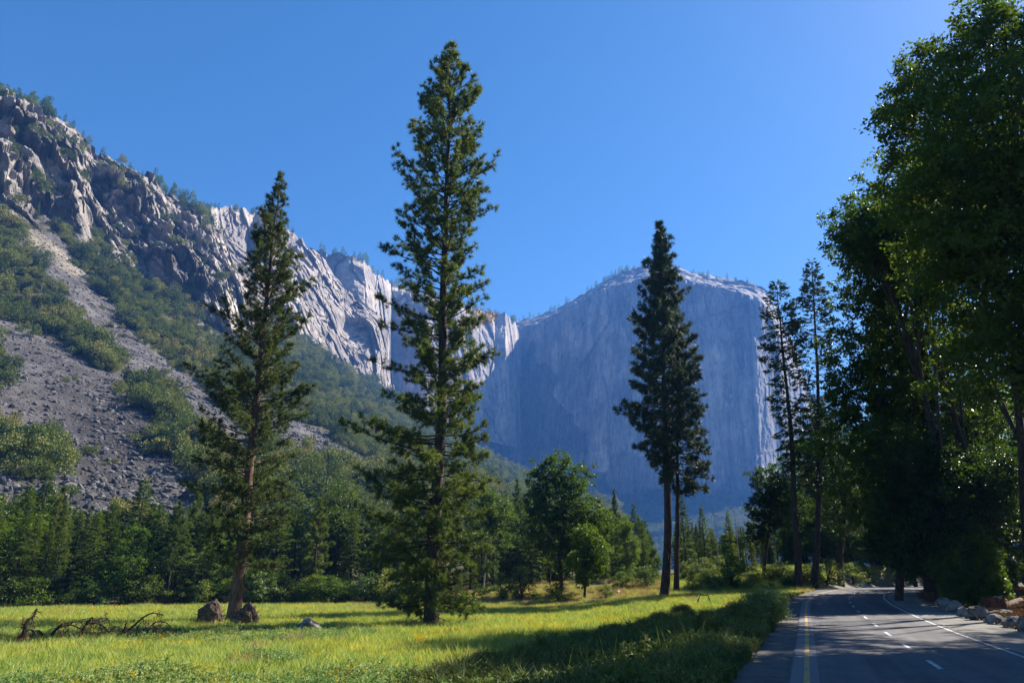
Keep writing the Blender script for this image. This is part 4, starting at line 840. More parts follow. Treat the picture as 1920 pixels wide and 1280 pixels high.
FIR = [proto_conifer(400 + i, 'fir', 20, w, b, nb, 'fir', 'dark_bark', nlen=.44, dens=4.0, tip_up=.1, up=(.45, -.45), tuftn=1) for i, (w, b, nb) in enumerate([(3.0, .05, 170), (2.4, .03, 170), (3.4, .10, 150), (2.1, .08, 170)])]
PINE = [proto_conifer(420 + i, 'pine', 22, w, b, nb, 'needle_dry' if i % 2 else 'needle', 'dark_bark', nlen=.48, nw=.075, tuftn=16, dens=1.1, tw=1.2, tip_up=.7, up=(.7, -.3)) for i, (w, b, nb) in enumerate([(3.0, .30, 80), (2.6, .22, 80), (2.4, .42, 64)])]
OAK = [proto_oak(440 + i, 14, w, 'oak', 'dark_bark', 7500, .36, lo) for i, (w, lo) in enumerate([(5.0, .22), (4.2, .15), (5.6, .3)])]
SHRUB = [proto_oak(460 + i, 3.0, w, mt, 'dark_bark', 2600, .17, .12) for i, (w, mt) in enumerate([(1.7, 'shrub'), (1.5, 'willow'), (2.0, 'shrub'), (1.6, 'oak')])]
POPLAR = [proto_oak(470, 11, 4.2, 'willow', 'grey_bark', 12000, .30, .08)]
DEADFIR = [proto_conifer(480, 'fir', 18, 1.7, .2, 50, 'brown_needle', 'grey_bark', nlen=.4, dens=.8, tip_up=0, dead=20)]
def snag_proto(seed):
    rg = rng(seed); g = Geo(); t = np.linspace(0, 1, 9); g.tube(np.stack([.2 * np.sin(t * 3), 0 * t, 20 * t], 1), .24 * (1 - t * .85), 7)
    for i in range(34):
        h = 4 + 15.5 * rg.random(); a = rg.random() * 6.28; g.tube(curve_path((.2 * math.sin(h / 20 * 3), 0, h), (math.cos(a), math.sin(a), rg.normal(-.1, .25)), .5 + 1.3 * rg.random(), 4, -.2, rg, .15), np.linspace(.035, .008, 5), 4)
    m = g.mesh('trunk', True); m.materials.append(M['grey_bark']); return m, None, 20
SNAG = [snag_proto(490), snag_proto(491)]
_first = {}
def put(name, proto, P, H, label, cat, group=None, wide=1.0, rz=None, rg=rng(900), tilt=0):
    a, b, h0 = proto; o = empty(name, P, rg.random() * 6.28 if rz is None else rz); s = H / h0; o.scale = (s * wide, s * wide, s); o.rotation_euler[1] = tilt; tag(o, label, cat, group)
    for me, nm in ((a, 'trunk'), (b, 'crown')):
        if me is None: continue
        c = bpy.data.objects.new(nm, me); COL.objects.link(c); c.parent = o
    return o
def put_px(name, proto, px, py, top, label, cat, group=None, wide=1.0, r=None, **kw):
    P = ground_at(px, py) if r is None else place_r(px, r, py); return put(name, proto, P, max(height_for(P, top), .4), label, cat, group, wide, **kw)
# front trees of the forest edge, each where the photograph shows it
for px, py, top, kind, wide, lab in [
    (12, 1133, 905, FIR[0], 1.0, 'tall fir at the left edge of the view, behind the meadow'), (45, 1131, 885, FIR[1], 1.2, 'second tall fir from the left edge, behind the fallen branches'),
    (78, 1131, 915, PINE[1], 1.0, 'dark trunked pine among the firs near the left edge'), (122, 1131, 958, FIR[2], .9, 'pointed fir with yellow green sprays left of the light green young fir'),
    (163, 1130, 1040, FIR[3], 1.9, 'light green young fir low at the meadow edge'), (185, 1129, 935, FIR[1], 1.0, 'dark narrow fir behind the light green young fir'),
    (238, 1130, 892, FIR[0], 1.15, 'tallest broad fir of the left forest edge, in front of the scree'), (262, 1129, 935, FIR[3], 1.1, 'fir close on the right of the tallest broad fir'),
    (345, 1129, 912, PINE[0], 1.0, 'rounded pine above the pale poplar thicket'), (372, 1129, 960, FIR[2], 1.0, 'fir between the poplar thicket and the leaning pine'),
    (300, 1130, 970, FIR[1], .9, 'small fir rising behind the left side of the poplar thicket'), (500, 1127, 1010, FIR[2], 1.1, 'short fir just right of the leaning pine trunk'),
    (545, 1127, 925, FIR[1], 1.0, 'dark fir left of the spreading dark oak'), (690, 1125, 950, PINE[0], 1.2, 'pine at the meadow edge left of the tallest pine'),
    (970, 1085, 900, PINE[0], .9, 'pine behind the left side of the bushy broadleaf tree'), (1130, 1082, 955, FIR[2], 1.0, 'grey green fir behind the right side of the bushy broadleaf tree'),
    (1158, 1082, 920, PINE[1], .9, 'pine with a tall top left of the front bare trunk'), (1195, 1080, 940, FIR[3], .9, 'narrow fir left of the front bare trunk'),
    (1287, 1078, 925, FIR[0], .9, 'fir right behind the thinner pine of the pair'), (1325, 1076, 945, FIR[1], .9, 'blue green fir left of the tall dead snag'),
    (1375, 1074, 955, FIR[3], 1.0, 'narrow blue green fir between the two dead snags'), (1412, 1074, 985, PINE[1], .9, 'low pine left of the small dark oak'),
    (1180, 1090, 975, OAK[1], .8, 'broadleaf tree low in front of the pines left of the bare trunks')]:
    nm = 'pine_tree' if kind in PINE else 'oak_tree' if kind in OAK else 'fir_tree'
    put_px(nm, kind, px, py, top, lab, nm.split('_')[0] + ' tree', None, wide)
put_px('dead_snag', SNAG[0], 1348, 1074, 940, 'bare dead snag standing left of the narrow blue green fir', 'dead tree', None, .8)
put_px('dead_snag', SNAG[1], 1388, 1074, 948, 'bare dead snag standing right of the narrow blue green fir', 'dead tree', None, .9)
put_px('dead_snag', SNAG[1], 1144, 1084, 985, 'thin pale dead trunk in the clearing right of the bushy broadleaf tree', 'dead tree', None, .5)
put_px('dead_snag', SNAG[0], 205, 1130, 1040, 'pale dead stem leaning at the meadow edge left of the poplar thicket', 'dead tree', None, .6, tilt=.16)
put_px('dead_fir', DEADFIR[0], 1134, 1080, 925, 'dead fir with brown needles behind the bushy broadleaf tree', 'dead tree')
put_px('poplar_thicket', POPLAR[0], 322, 1131, 1028, 'round pale green poplar thicket at the forest edge left of the leaning pine', 'thicket', None, 1.25)
put_px('poplar_thicket', POPLAR[0], 362, 1131, 1045, 'narrower pale green thicket touching the right side of the round poplar thicket', 'thicket', None, .9)
put_px('poplar_thicket', POPLAR[0], 408, 1130, 1075, 'small leafy thicket just left of the leaning pine trunk', 'thicket', None, 1.1)
# the rest of the forest, denser and deeper
def forest():
    rg = rng(77); pts = []
    secs = [(-60, 470, 'forest trees left of the leaning pine', 'forest tree in the dark wood left of the leaning pine'), (470, 830, 'forest trees between the leaning pine and the tallest pine', 'forest tree in the dark wood between the leaning pine and the tallest pine'),
            (870, 1230, 'forest trees between the tallest pine and the bare trunks', 'forest tree behind the clearing between the tallest pine and the bare trunks'), (1275, 1500, 'forest trees right of the bare trunks', 'forest tree behind the green mounds right of the bare trunks')]
    tops = ([-60, 60, 140, 190, 280, 360, 470, 560, 640, 700, 830, 900, 960, 1010, 1130, 1190, 1230, 1275, 1330, 1420, 1500], [925, 915, 955, 935, 940, 935, 945, 935, 925, 945, 945, 935, 925, 930, 950, 955, 975, 955, 985, 985, 960])
    tries = 0
    while len(pts) < 270 and tries < 9000:
        tries += 1; px = rg.uniform(-60, 1500) if len(pts) < 215 else rg.uniform(1120, 1495); s = next((q for q in secs if q[0] <= px < q[1]), None)
        if s is None: continue
        rmin = np.interp(px, [-60, 450, 700, 880, 960, 1250, 1500], [103, 101, 103, 108, 116, 122, 128]); r = rmin + 62 * rg.random() ** 1.7
        P = place_r(px, r)
        if any((P[0] - q[0]) ** 2 + (P[1] - q[1]) ** 2 < 3.0 ** 2 for q in pts): continue
        if road_d(np.array([P[0]]), np.array([P[1]]))[0] > -8: continue
        pts.append(P); u = rg.random(); kind = (FIR[rg.integers(4)], 'fir_tree', 'fir tree') if u < .66 else (PINE[rg.integers(3)], 'pine_tree', 'pine tree') if u < .88 else (OAK[rg.integers(3)], 'oak_tree', 'oak tree')
        top = np.interp(px, *tops) + abs(rg.normal(0, 26)) + (45 if kind[1] == 'oak_tree' else 0); H = height_for(P, min(top, 1050)); H = max(H, 5)
        put(kind[1], kind[0], P, H, s[3].replace('forest tree', kind[2]), kind[2], s[2].replace('forest trees', kind[2] + 's'), .8 + .5 * rg.random(), rg=rg)
    # shrubby edge under the trees
    for i in range(60):
        px = rg.uniform(-40, 860); P = place_r(px, np.interp(px, [0, 450, 700, 860], [101, 99.5, 100, 96]) + 3 * rg.random()); put('edge_shrub', SHRUB[rg.integers(4)], P, 1.2 + 2.6 * rg.random(), 'low shrub along the foot of the dark forest edge behind the meadow', 'shrub', 'shrubs along the forest edge', 1.2, rg=rg)
forest()
# the shady wood on the right of the road
def right_wood():
    rg = rng(88); n = 0; pts = []; tries = 0
    while n < 46 and tries < 4000:
        tries += 1; px = rg.uniform(1600, 2150); r = rg.uniform(44, 105) if px < 1920 else rg.uniform(40, 95); P = place_r(px, r); d = road_d(np.array([P[0]]), np.array([P[1]]))[0]
        c_ = P[0] * math.cos(SUN_AZ) - P[1] * math.sin(SUN_AZ); a_ = P[0] * math.sin(SUN_AZ) + P[1] * math.cos(SUN_AZ)
        if -30 < c_ < -10 and a_ < 92: continue      # the gap in the wood that lets the sun onto the road
        if d < 11.5 or any((P[0] - q[0]) ** 2 + (P[1] - q[1]) ** 2 < 4.2 ** 2 for q in pts): continue
        pts.append(P); n += 1; u = rg.random(); kind = OAK[rg.integers(3)] if u < .45 else FIR[rg.integers(4)] if u < .75 else PINE[rg.integers(3)]; nm = 'oak_tree' if u < .45 else 'fir_tree' if u < .75 else 'pine_tree'
        H = rg.uniform(15, 24); top = 8.0; put(nm, kind, P, H, nm.replace('_', ' ') + ' standing deep in the dark wood behind the boulder row right of the road', nm.replace('_', ' '), nm.replace('_', ' ') + 's of the dark wood right of the road', .9 + .3 * rg.random(), rg=rg)
right_wood()
for i, (x, y, h, lab) in enumerate([(30.5, 50, 29, 'high crowned oak with a long bare trunk behind the middle of the boulder row'), (31, 42.5, 28, 'high crowned oak behind the right end of the boulder row'), (34.5, 55, 30, 'high crowned oak deeper in the wood behind the red stump'), (32.5, 47.5, 29, 'high crowned oak between two others behind the boulder row')]):
    b = np.array([x, y, gz1(x, y)]); rg = rng(340 + i); L = [(b + [rg.normal(0, 1.6), rg.normal(0, 1.6), h * f], 2.1 + .7 * rg.random()) for f in (.86, .9, .93, .96, 1.0, 1.04, .91, .98)]
    wood, fol = broadleaf(350 + i, b, L, .3, .24, 46000, .62); relocate(wood, b); relocate(fol, b); plant('oak_tree', b, wood, fol, M['dark_bark'], M['oak_dark'], lab, 'oak tree')
for x, y, h, w, lab in [(34.5, 61.5, 29, .85, 'tall dense fir behind the left end of the boulder row'), (37.5, 66.5, 31, .85, 'tall dense fir on the right side of the road before the bend'), (40, 73, 31, .9, 'tall dense fir nearest to the inner side of the road bend')]:
    put('fir_tree', FIR[2], np.array([x, y, gz1(x, y)]), h, lab, 'fir tree', None, w)
def bend_wood():
    rg = rng(89)
    for i in range(74):
        px = rg.uniform(1505, 1800); P = place_r(px, rg.uniform(132, 235)); nm, kind = [('oak_tree', OAK[rg.integers(3)]), ('pine_tree', PINE[rg.integers(3)]), ('fir_tree', FIR[rg.integers(4)])][rg.integers(3)]
        put(nm, kind, P, rg.uniform(9, 24), nm.replace('_', ' ') + ' in the dark wood beyond the road bend', nm.replace('_', ' '), nm.replace('_', ' ') + 's beyond the road bend', 1.1, rg=rg)
bend_wood()
# shrubs of the clearing and the green mounds
for px, py, top, kind, wide, lab in [
    (945, 1128, 1078, SHRUB[0], 1.0, 'yellow green shrub at the meadow edge right of the tallest pine'), (978, 1128, 1072, SHRUB[2], 1.0, 'larger yellow green shrub beside the bushy broadleaf tree'),
    (1048, 1131, 1092, SHRUB[3], 1.3, 'dark low bush under the bushy broadleaf tree'), (1136, 1127, 1095, SHRUB[2], 1.0, 'ragged shrub in the dry grass right of the small straight tree'),
    (1010, 1131, 1112, SHRUB[3], 1.3, 'small dark bush left of the dark low bush'), (1165, 1105, 1072, SHRUB[3], 1.2, 'dark shrub on the dry bank left of the bare trunks'),
    (1212, 1102, 1062, SHRUB[3], 1.3, 'broad dark shrub just left of the front bare trunk'), (1300, 1112, 1078, SHRUB[0], 1.2, 'bright green shrub just right of the pair of pines'),
    (1325, 1088, 1052, SHRUB[2], 1.3, 'rounded green shrub on the mound under the left snag'), (1290, 1088, 1056, SHRUB[0], 1.3, 'rounded green shrub on the mound behind the pair of pines'),
    (1372, 1102, 1040, SHRUB[3], .9, 'upright dark bush in the middle of the green mounds'), (1408, 1108, 1082, SHRUB[2], 1.6, 'low spreading shrub on the near side of the green mounds'),
    (1432, 1090, 1062, SHRUB[0], 1.4, 'olive shrub beside the bare path on the mounds'), (1465, 1090, 1058, SHRUB[2], 1.4, 'olive shrub right of the bare path on the mounds'),
    (1480, 1102, 1080, SHRUB[0], 1.4, 'low green shrub left of the first roadside trunk'), (1512, 1098, 1066, SHRUB[2], 1.3, 'green shrub between the first two trunks by the bend'),
    (1550, 1097, 1050, SHRUB[0], 1.3, 'tall green shrub between the second and third trunks by the bend'), (1600, 1096, 1062, SHRUB[2], 1.3, 'green shrub right of the third trunk by the bend'),
    (1630, 1096, 1068, SHRUB[3], 1.3, 'green shrub at the far end of the visible road'), (1340, 1110, 1092, SHRUB[2], 1.5, 'low pale green shrub in front of the fallen logs'),
    (1445, 1112, 1094, SHRUB[0], 1.6, 'lowest shrub at the foot of the bare path'), (1355, 1072, 1046, SHRUB[2], 1.5, 'far shrub on the crest of the mounds below the snags'),
    (1400, 1076, 1050, SHRUB[0], 1.5, 'far shrub on the crest of the mounds under the small dark oak')]:
    put_px('green_shrub', kind, px, py, top, lab, 'shrub', None, wide)
rg = rng(61)
for i in range(84):
    px = rg.uniform(1290, 1620); py = rg.uniform(1066, 1106); P = ground_at(px, py)
    if i >= 46: P = place_r(rng(i).uniform(1600, 1760), rng(i + 500).uniform(118, 136))
    if road_d(np.array([P[0]]), np.array([P[1]]))[0] > -6: continue
    put('green_shrub', SHRUB[rg.integers(4)], P, rg.uniform(.6, 1.6), *(('small green shrub covering the mounds between the bare trunks and the road bend', 'shrub', 'small shrubs on the green mounds') if i < 46 else ('green shrub on the bank beyond the road bend', 'shrub', 'shrubs on the bank beyond the bend')), 1.5, rg=rg)
WILLOW = [proto_oak(475, 2.0, 1.35, 'willow', 'dark_bark', 16000, .10, .05), proto_oak(476, 2.0, 1.5, 'weed', 'dark_bark', 16000, .10, .05)]
for px, py, h, kd, lab in [(1436, 1172, 1.35, 0, 'sunlit pale green willow bush where the verge meets the gravel'), (1452, 1160, 1.15, 0, 'smaller sunlit willow bush just behind the pale green one on the verge'), (1400, 1186, 1.15, 1, 'dark willow bush touching the left side of the sunlit one'), (1362, 1196, 1.1, 1, 'dark bush second to the left of the sunlit willow bush'), (1325, 1180, .95, 1, 'dark bush on the verge right of the forked dead branch')] + [(x, y, h, 1, 'dark leafy bush in the shaded verge strip between the meadow and the road') for x, y, h in [(1280, 1166, 1.3), (1245, 1186, 1.3), (1205, 1200, 1.2), (1292, 1205, 1.4), (1152, 1214, 1.15), (1232, 1226, 1.3), (1100, 1234, 1.1), (1060, 1252, 1.05), (1178, 1250, 1.2), (985, 1262, 1.0), (905, 1276, .95), (1290, 1240, 1.4), (1110, 1270, 1.1), (1235, 1268, 1.2), (1025, 1280, 1.0), (1345, 1225, 1.3)]]:
    put('willow_bush', WILLOW[kd], ground_at(px, py), h * (.8 if 'strip' in lab else 1), lab, 'bush', 'dark bushes of the shaded verge' if 'strip between' in lab else None, 1.25)
# trees on the skyline ridges
def ridge_trees():
    rg = rng(66); pr = [proto_conifer(500 + i, 'fir', 12, w, .06, 34, 'fir', 'dark_bark', nlen=1.1, dens=.9, tip_up=.1) for i, w in enumerate((2.0, 2.6, 1.6))]
    def row(G, j, lo, hi, n, h0, h1, lab, grp, jit=5):
        px, py = pix(G[:, j]); c = np.where((px > lo) & (px < hi))[0]
        for i in rg.choice(c, n):
            jj = j + int(rg.integers(-jit, 2)); P = G[i, max(jj, 0)].copy(); P[2] -= .4; put('ridge_fir', pr[rg.integers(3)], P, rg.uniform(h0, h1), lab, 'fir tree', grp, .9 + .5 * rg.random(), rg=rg)
    row(GA, 329, -20, 100, 36, 8, 17, 'dark fir on the highest ridge at the upper left', 'firs on the upper left ridge', 8); row(GA, 329, 100, 280, 14, 5, 10, 'small fir on the steep ridge above the dark cliff', 'firs on the ridge above the dark cliff'); row(GA, 329, 285, 420, 32, 9, 18, 'fir on the ridge left of the leaning pine top', 'firs on the ridge left of the leaning pine', 7)
    row(GB, 239, 380, 560, 22, 10, 18, 'tiny fir on the far ridge behind the leaning pine', 'firs on the far ridge behind the leaning pine'); row(GC, 199, 600, 760, 26, 14, 26, 'tiny fir on the ridge between the leaning pine and the tallest pine', 'firs on the ridge between the pines'); row(GC, 199, 860, 975, 14, 14, 26, 'tiny fir on the ridge right of the tallest pine', 'firs on the ridge right of the tallest pine')
    row(GD, 239, 960, 1190, 48, 14, 28, 'tiny fir on the left shoulder of the great blue wall', 'firs on the left shoulder of the great wall', 10); row(GD, 239, 1200, 1445, 46, 12, 22, 'tiny fir on the flat top of the great blue wall', 'firs on the top of the great wall', 14)
    for px, py in [(905, 905), (915, 893), (925, 897), (940, 905), (960, 915), (972, 925), (985, 930)]:
        q = GA[:, 60:330].reshape(-1, 3); a, b = pix(q); i = np.argmin((a - px) ** 2 + (b - py) ** 2); put('ridge_fir', pr[rg.integers(3)], q[i], rg.uniform(16, 30), 'hazy fir along the crest of the green slope right of the tallest pine', 'fir tree', 'firs along the crest of the green slope', 1, rg=rg)
ridge_trees()
# ------------------------------------------------------------------ stones, stumps and dead wood
def soil(name, a, b):
    m = MT(name); f = m.noise(m.coord(), 5, 6, .7); m.color(m.ramp(f, [(.35, a), (.65, b)])); m.rough(.95, .1); m.bump(f, 1, .08); return m.m
M['root_soil'] = soil('root_ball_earth', (.030, .022, .016), (.17, .125, .09)); M['red_wood'] = bark('red_stump_wood', (.05, .018, .010), (.20, .075, .04), 5)
M['log_wood'] = bark('weathered_log', (.13, .10, .075), (.40, .33, .25), 5); M['dead_leaf'] = foliage('dead_leaves', [(.3, (.07, .035, .018)), (.7, (.20, .11, .05))], 4, .8, .15)
def stone(px, py, wpx, hpx, seed, label, group=None, name='boulder', r=None, mat='boulder', dpt=.8, sink=.2, rz=None):
    P = ground_at(px, py) if r is None else place_r(px, r, py); s = depth(P) / FPX; w, h = wpx * s / 2, hpx * s
    o = rock_geo(seed, (w * 1.25, w * 1.25 * dpt, h * .72), 3, .5).build(name, M[mat], None, False); o.location = (P[0], P[1] + w * .5, P[2] + h * .72 * (.62 - sink)); o.rotation_euler = (0, 0, rng(seed).random() * 6 if rz is None else rz); return tag(o, label, 'boulder', group)
stone(577, 1194, 42, 32, 701, 'grey boulder lying alone in the meadow grass right of the leaning pine', rz=.2)
for i, (px, py, w, h, lab) in enumerate([(1778, 1144, 30, 20, 'white topped boulder at the left end of the roadside row'), (1796, 1147, 25, 18, 'dark boulder close behind the white topped one in the roadside row'), (1808, 1154, 18, 15, 'small pale boulder third in the roadside row'),
        (1822, 1159, 19, 17, 'small tan boulder between the small pale one and the tallest roadside boulder'), (1841, 1162, 30, 24, 'tallest grey boulder in the middle of the roadside row'), (1860, 1165, 13, 14, 'smallest boulder of the row, right of the tallest one'),
        (1877, 1170, 31, 16, 'long low white boulder right of the smallest one'), (1905, 1176, 30, 20, 'brown cracked boulder near the right end of the roadside row'), (1932, 1184, 28, 24, 'boulder cut by the right edge of the view, last in the roadside row')]):
    stone(px, py, w * 1.05, h * 1.1, 710 + i, lab, 'boulders edging the gravel right of the road', sink=.16)
stone(1887, 1152, 60, 9, 730, 'flat sandy slab of rock lying behind the roadside boulders', dpt=.7, sink=.3)
for i, (px, py, w, h, lab) in enumerate([(1007, 1090, 18, 13, 'grey rock on the dry bank left of the bushy broadleaf tree'), (1031, 1091, 16, 14, 'pale rock on the dry bank behind the bushy broadleaf tree'), (1122, 1092, 14, 9, 'rock on the dry bank right of the small straight tree'), (1172, 1088, 16, 12, 'dark rock on the bank under the pines left of the bare trunks'),
        (1282, 1094, 12, 8, 'pale rock under the fallen log behind the pair of pines'), (1290, 1105, 8, 6, 'small white rock in the grass right of the pair of pines'), (1327, 1097, 10, 6, 'low rock among the shrubs of the green mounds'), (1352, 1094, 14, 9, 'flat grey rock in the hollow of the green mounds'), (1212, 1098, 12, 9, 'rock beside the front bare trunk'), (1405, 1084, 14, 9, 'grey rock at the top of the green mounds')]):
    stone(px, py, w, h, 740 + i, lab, 'rocks of the clearing', name='rock')
def wood_thing(name, label, cat, paths, mat, base, k=6, group=None, part=None):
    g = Geo(); 
    for P, r0, r1 in paths: P = np.asarray(P, float) - base; g.tube(P, np.linspace(r0, r1, len(P)), k)
    o = g.build(name, mat, None, True); o.location = base; return tag(o, label, cat, group)
def log_px(a, b, rad, label, mat='log_wood', lift=.6, name='fallen_log'):
    A = ground_at(*a) + [0, 0, rad * lift]; B = ground_at(*b) + [0, 0, rad * lift]; q = np.linspace(0, 1, 7)[:, None]; Pm = A * (1 - q) + B * q + rng(int(a[0])).normal(0, rad * .15, (7, 3)); return wood_thing(name, label, 'log', [(Pm, rad, rad * .75)], M[mat], A, 8)
log_px((303, 1196), (345, 1193), .27, 'short pale log at the right end of the fallen branches in the meadow')
log_px((1277, 1088), (1316, 1084), .28, 'long pale log on the green mounds behind the pair of pines'); log_px((1380, 1082), (1393, 1093), .22, 'short pale log slanting down the green mounds', 'grey_bark')
log_px((1157, 1113), (1173, 1101), .2, 'pale log in the dry grass left of the front bare trunk', 'grey_bark'); log_px((1884, 1140), (1914, 1130), .24, 'brown log lying right of the red stump', 'pine_bark'); log_px((1345, 1090), (1362, 1089), .4, 'thick dark log in the hollow of the green mounds', 'dark_bark')
def bends(pts, r, rg, dz=.0):
    out = []; d = rg.normal(0, .35); s = rg.normal(0, .12)
    P = np.array([at(x, y, r + d + s * i) for i, (x, y) in enumerate(pts)]); n = len(P); t = np.linspace(0, n - 1, n * 4); i = np.clip(t.astype(int), 0, n - 2); f = (t - i)[:, None]
    p0, p1, p2, p3 = P[np.maximum(i - 1, 0)], P[i], P[i + 1], P[np.minimum(i + 2, n - 1)]
    return .5 * (2 * p1 + (p2 - p0) * f + (2 * p0 - 5 * p1 + 4 * p2 - p3) * f ** 2 + (3 * p1 - p0 - 3 * p2 + p3) * f ** 3)
def fallen_branch():
    rg = rng(8); base = ground_at(150, 1209); r = math.hypot(base[0], base[1]); BR = [
        ([(17, 1219), (30, 1202), (42, 1190), (46, 1179), (48, 1174)], .085, .06), ([(37, 1219), (39, 1204), (48, 1191), (49, 1177), (47, 1173), (51, 1163), (62, 1155), (66, 1147), (69, 1141)], .075, .05), ([(47, 1180), (56, 1179), (64, 1182), (73, 1182), (81, 1190), (90, 1203)], .055, .03),
        ([(85, 1212), (92, 1196), (100, 1185), (109, 1176), (123, 1172), (134, 1171), (150, 1178)], .085, .03), ([(108, 1175), (116, 1170), (130, 1167), (150, 1164), (158, 1160)], .045, .015), ([(92, 1199), (112, 1201), (141, 1199), (155, 1192), (166, 1199)], .05, .02),
        ([(134, 1210), (148, 1193), (156, 1179), (161, 1170), (172, 1167), (184, 1168), (195, 1174), (203, 1184)], .075, .025), ([(161, 1170), (166, 1163), (173, 1156), (174, 1165)], .04, .012), ([(177, 1165), (186, 1159), (200, 1158), (204, 1165)], .03, .01),
        ([(203, 1210), (226, 1188), (246, 1176), (267, 1158), (285, 1149), (306, 1152)], .09, .02), ([(206, 1208), (229, 1185), (237, 1167)], .06, .03), ([(261, 1201), (276, 1185), (291, 1166), (312, 1167), (320, 1176)], .05, .015), ([(288, 1173), (303, 1182), (303, 1196)], .04, .02), ([(255, 1200), (258, 1176), (264, 1167)], .035, .015), ([(64, 1182), (70, 1195), (73, 1205)], .035, .02), ([(80, 1189), (82, 1202)], .03, .015), ([(196, 1200), (208, 1180), (216, 1172)], .03, .012)]
    root = empty('fallen_branch', base); tag(root, 'tangle of bare dark arching branches lying in the grass at the lower left', 'fallen branch'); g = Geo(); lf = Geo(); LP = []
    for pts, a, b in BR:
        P = bends(pts, r, rg) - base; g.tube(P, np.linspace(a, b, len(P)) * 1.05, 6)
        for _ in range(int(len(P) * .8)):
            i = rg.integers(len(P) // 3, len(P)); d = unit(np.array([rg.normal(0, .8), rg.normal(0, .5), rg.normal(-.35, .5)])); L = .25 + .55 * rg.random(); Q = curve_path(P[i], d, L, 5, -.9, rg, .15); g.tube(Q, np.linspace(.016, .005, 6), 3)
            if rg.random() < .35: LP.append(Q[-1] + rg.normal(0, .05, (9, 3)))
    g.build('branch', M['twig'], root, True); LP = np.concatenate(LP); lf.leaves(LP, rg.normal(size=LP.shape) * .4 + np.array([0, 0, -1.]), rg.normal(size=LP.shape), .11 + .08 * rg.random(len(LP)), .05); lf.build('dead_leaves', M['dead_leaf'], root)
fallen_branch()
def root_mound(px, py, wpx, hpx, seed, label, mat):
    P = ground_at(px, py); s = depth(P) / FPX; w, h = wpx * s / 2, hpx * s; o = empty('root_mound', P); tag(o, label, 'root mound'); rg = rng(seed)
    g = rock_geo(seed, (w * 1.15, w * .9, h * .95), 3, .4, 7)
    for i in range(len(g.V)): g.V[i] = g.V[i] * (1 + .10 * fbm(g.V[i] * 3, 3, seed))[:, None] + np.array([0, 0, h * .25])
    g.build('earth', M[mat], o); r_ = Geo()
    for i in range(80):
        a = rg.random() * 6.28; e = rg.uniform(-.2, 1.3); d = np.array([math.cos(a) * math.cos(e), math.sin(a) * math.cos(e), math.sin(e)]); p = d * np.array([w, w * .8, h * .7]) * .8 + [0, 0, h * .25]; r_.tube(curve_path(p, d + rg.normal(size=3) * .5, .3 + .55 * rg.random(), 4, .0, rg, .25), np.linspace(.03, .006, 5), 4)
    r_.build('roots', M['twig'], o, True)
root_mound(389, 1178, 46, 46, 801, 'grey brown root mound bristling with roots, left of the leaning pine', 'root_soil'); root_mound(455, 1177, 48, 38, 802, 'dark root mound against the right foot of the leaning pine', 'root_soil')
def stump():
    P = ground_at(1866, 1142); s = depth(P) / FPX; w, h = 20 * s, 21 * s; o = empty('tree_stump', P); tag(o, 'low red brown cut stump under the bright leafy young tree', 'stump'); g = Geo(); t = np.linspace(0, 1, 5); n = 18
    an = np.arange(n) * 2 * math.pi / n; f = 1 + .16 * np.sin(an * 5 + 1) * .6 + .05 * rng(3).normal(size=n); V = np.stack([np.stack([np.cos(an) * w * f * (1.12 - .22 * q), np.sin(an) * w * f * (1.12 - .22 * q), np.full(n, -.1 + q * (h + .1)) + (q == 1) * .06 * rng(4).normal(size=n)], 1) for q in t]).reshape(-1, 3)
    i = np.arange(4)[:, None] * n; j = np.arange(n)[None]; g.add(V, np.stack([i + j, i + (j + 1) % n, i + n + (j + 1) % n, i + n + j], -1).reshape(-1, 4)); g.build('bark', M['red_wood'], o)
    c = Geo(); c.add(np.concatenate([V[-n:] * [.985, .985, 1] + [0, 0, .004], [[0, 0, h + .01]]]), None, np.stack([np.arange(n), (np.arange(n) + 1) % n, np.full(n, n)], 1)); c.build('cut_face', M['log_wood'], o)
stump()
P = place_r(1853, 64, 1105); T_ = at(1811, 885, 64.5); wood_thing('leaning_dead_trunk', 'thin reddish dead trunk leaning left in the dark wood above the stump', 'dead tree', [(np.stack([P - [0, 0, .3], P * .7 + T_ * .3 + [.15, 0, 0], P * .35 + T_ * .65, T_]), .17, .07)], M['pine_bark'], P)
P = ground_at(1755, 1136); rg = rng(31); wood_thing('driftwood', 'pale bare branches lying at the left end of the boulder row', 'dead branch', [(curve_path(P + rg.normal(0, .25, 3) * [1, 1, 0] + [0, 0, .08], (rg.normal(), rg.normal(), .55 * rg.random()), .8 + .9 * rg.random(), 5, .1, rg, .25), .06, .02) for _ in range(7)], M['grey_bark'], P)
P = ground_at(1308, 1137); wood_thing('forked_branch', 'small dark forked dead branch standing in the grass beside the shaded verge weeds', 'dead branch', [(np.array([P, P + [.1, 0, .6], P + [.35, 0, 1.0]]), .07, .05), (np.array([P + [.35, 0, 1.0], P + [1.0, 0, .95], P + [1.25, .1, .2]]), .05, .04), (np.array([P + [.0, 0, .25], P + [1.2, .1, .3], P + [1.9, .1, .25]]), .06, .05)], M['twig'], P)
def on_slope(px, py, G=GA):
    q = G[:, 40:330].reshape(-1, 3); a, b = pix(q); ok = np.hypot(a - px, b - py) < 6; i = np.where(ok)[0]
    if not len(i): return q[np.argmin((a - px) ** 2 + (b - py) ** 2)]
    return q[i[np.argmin(np.hypot(q[i, 0], q[i, 1]))]]
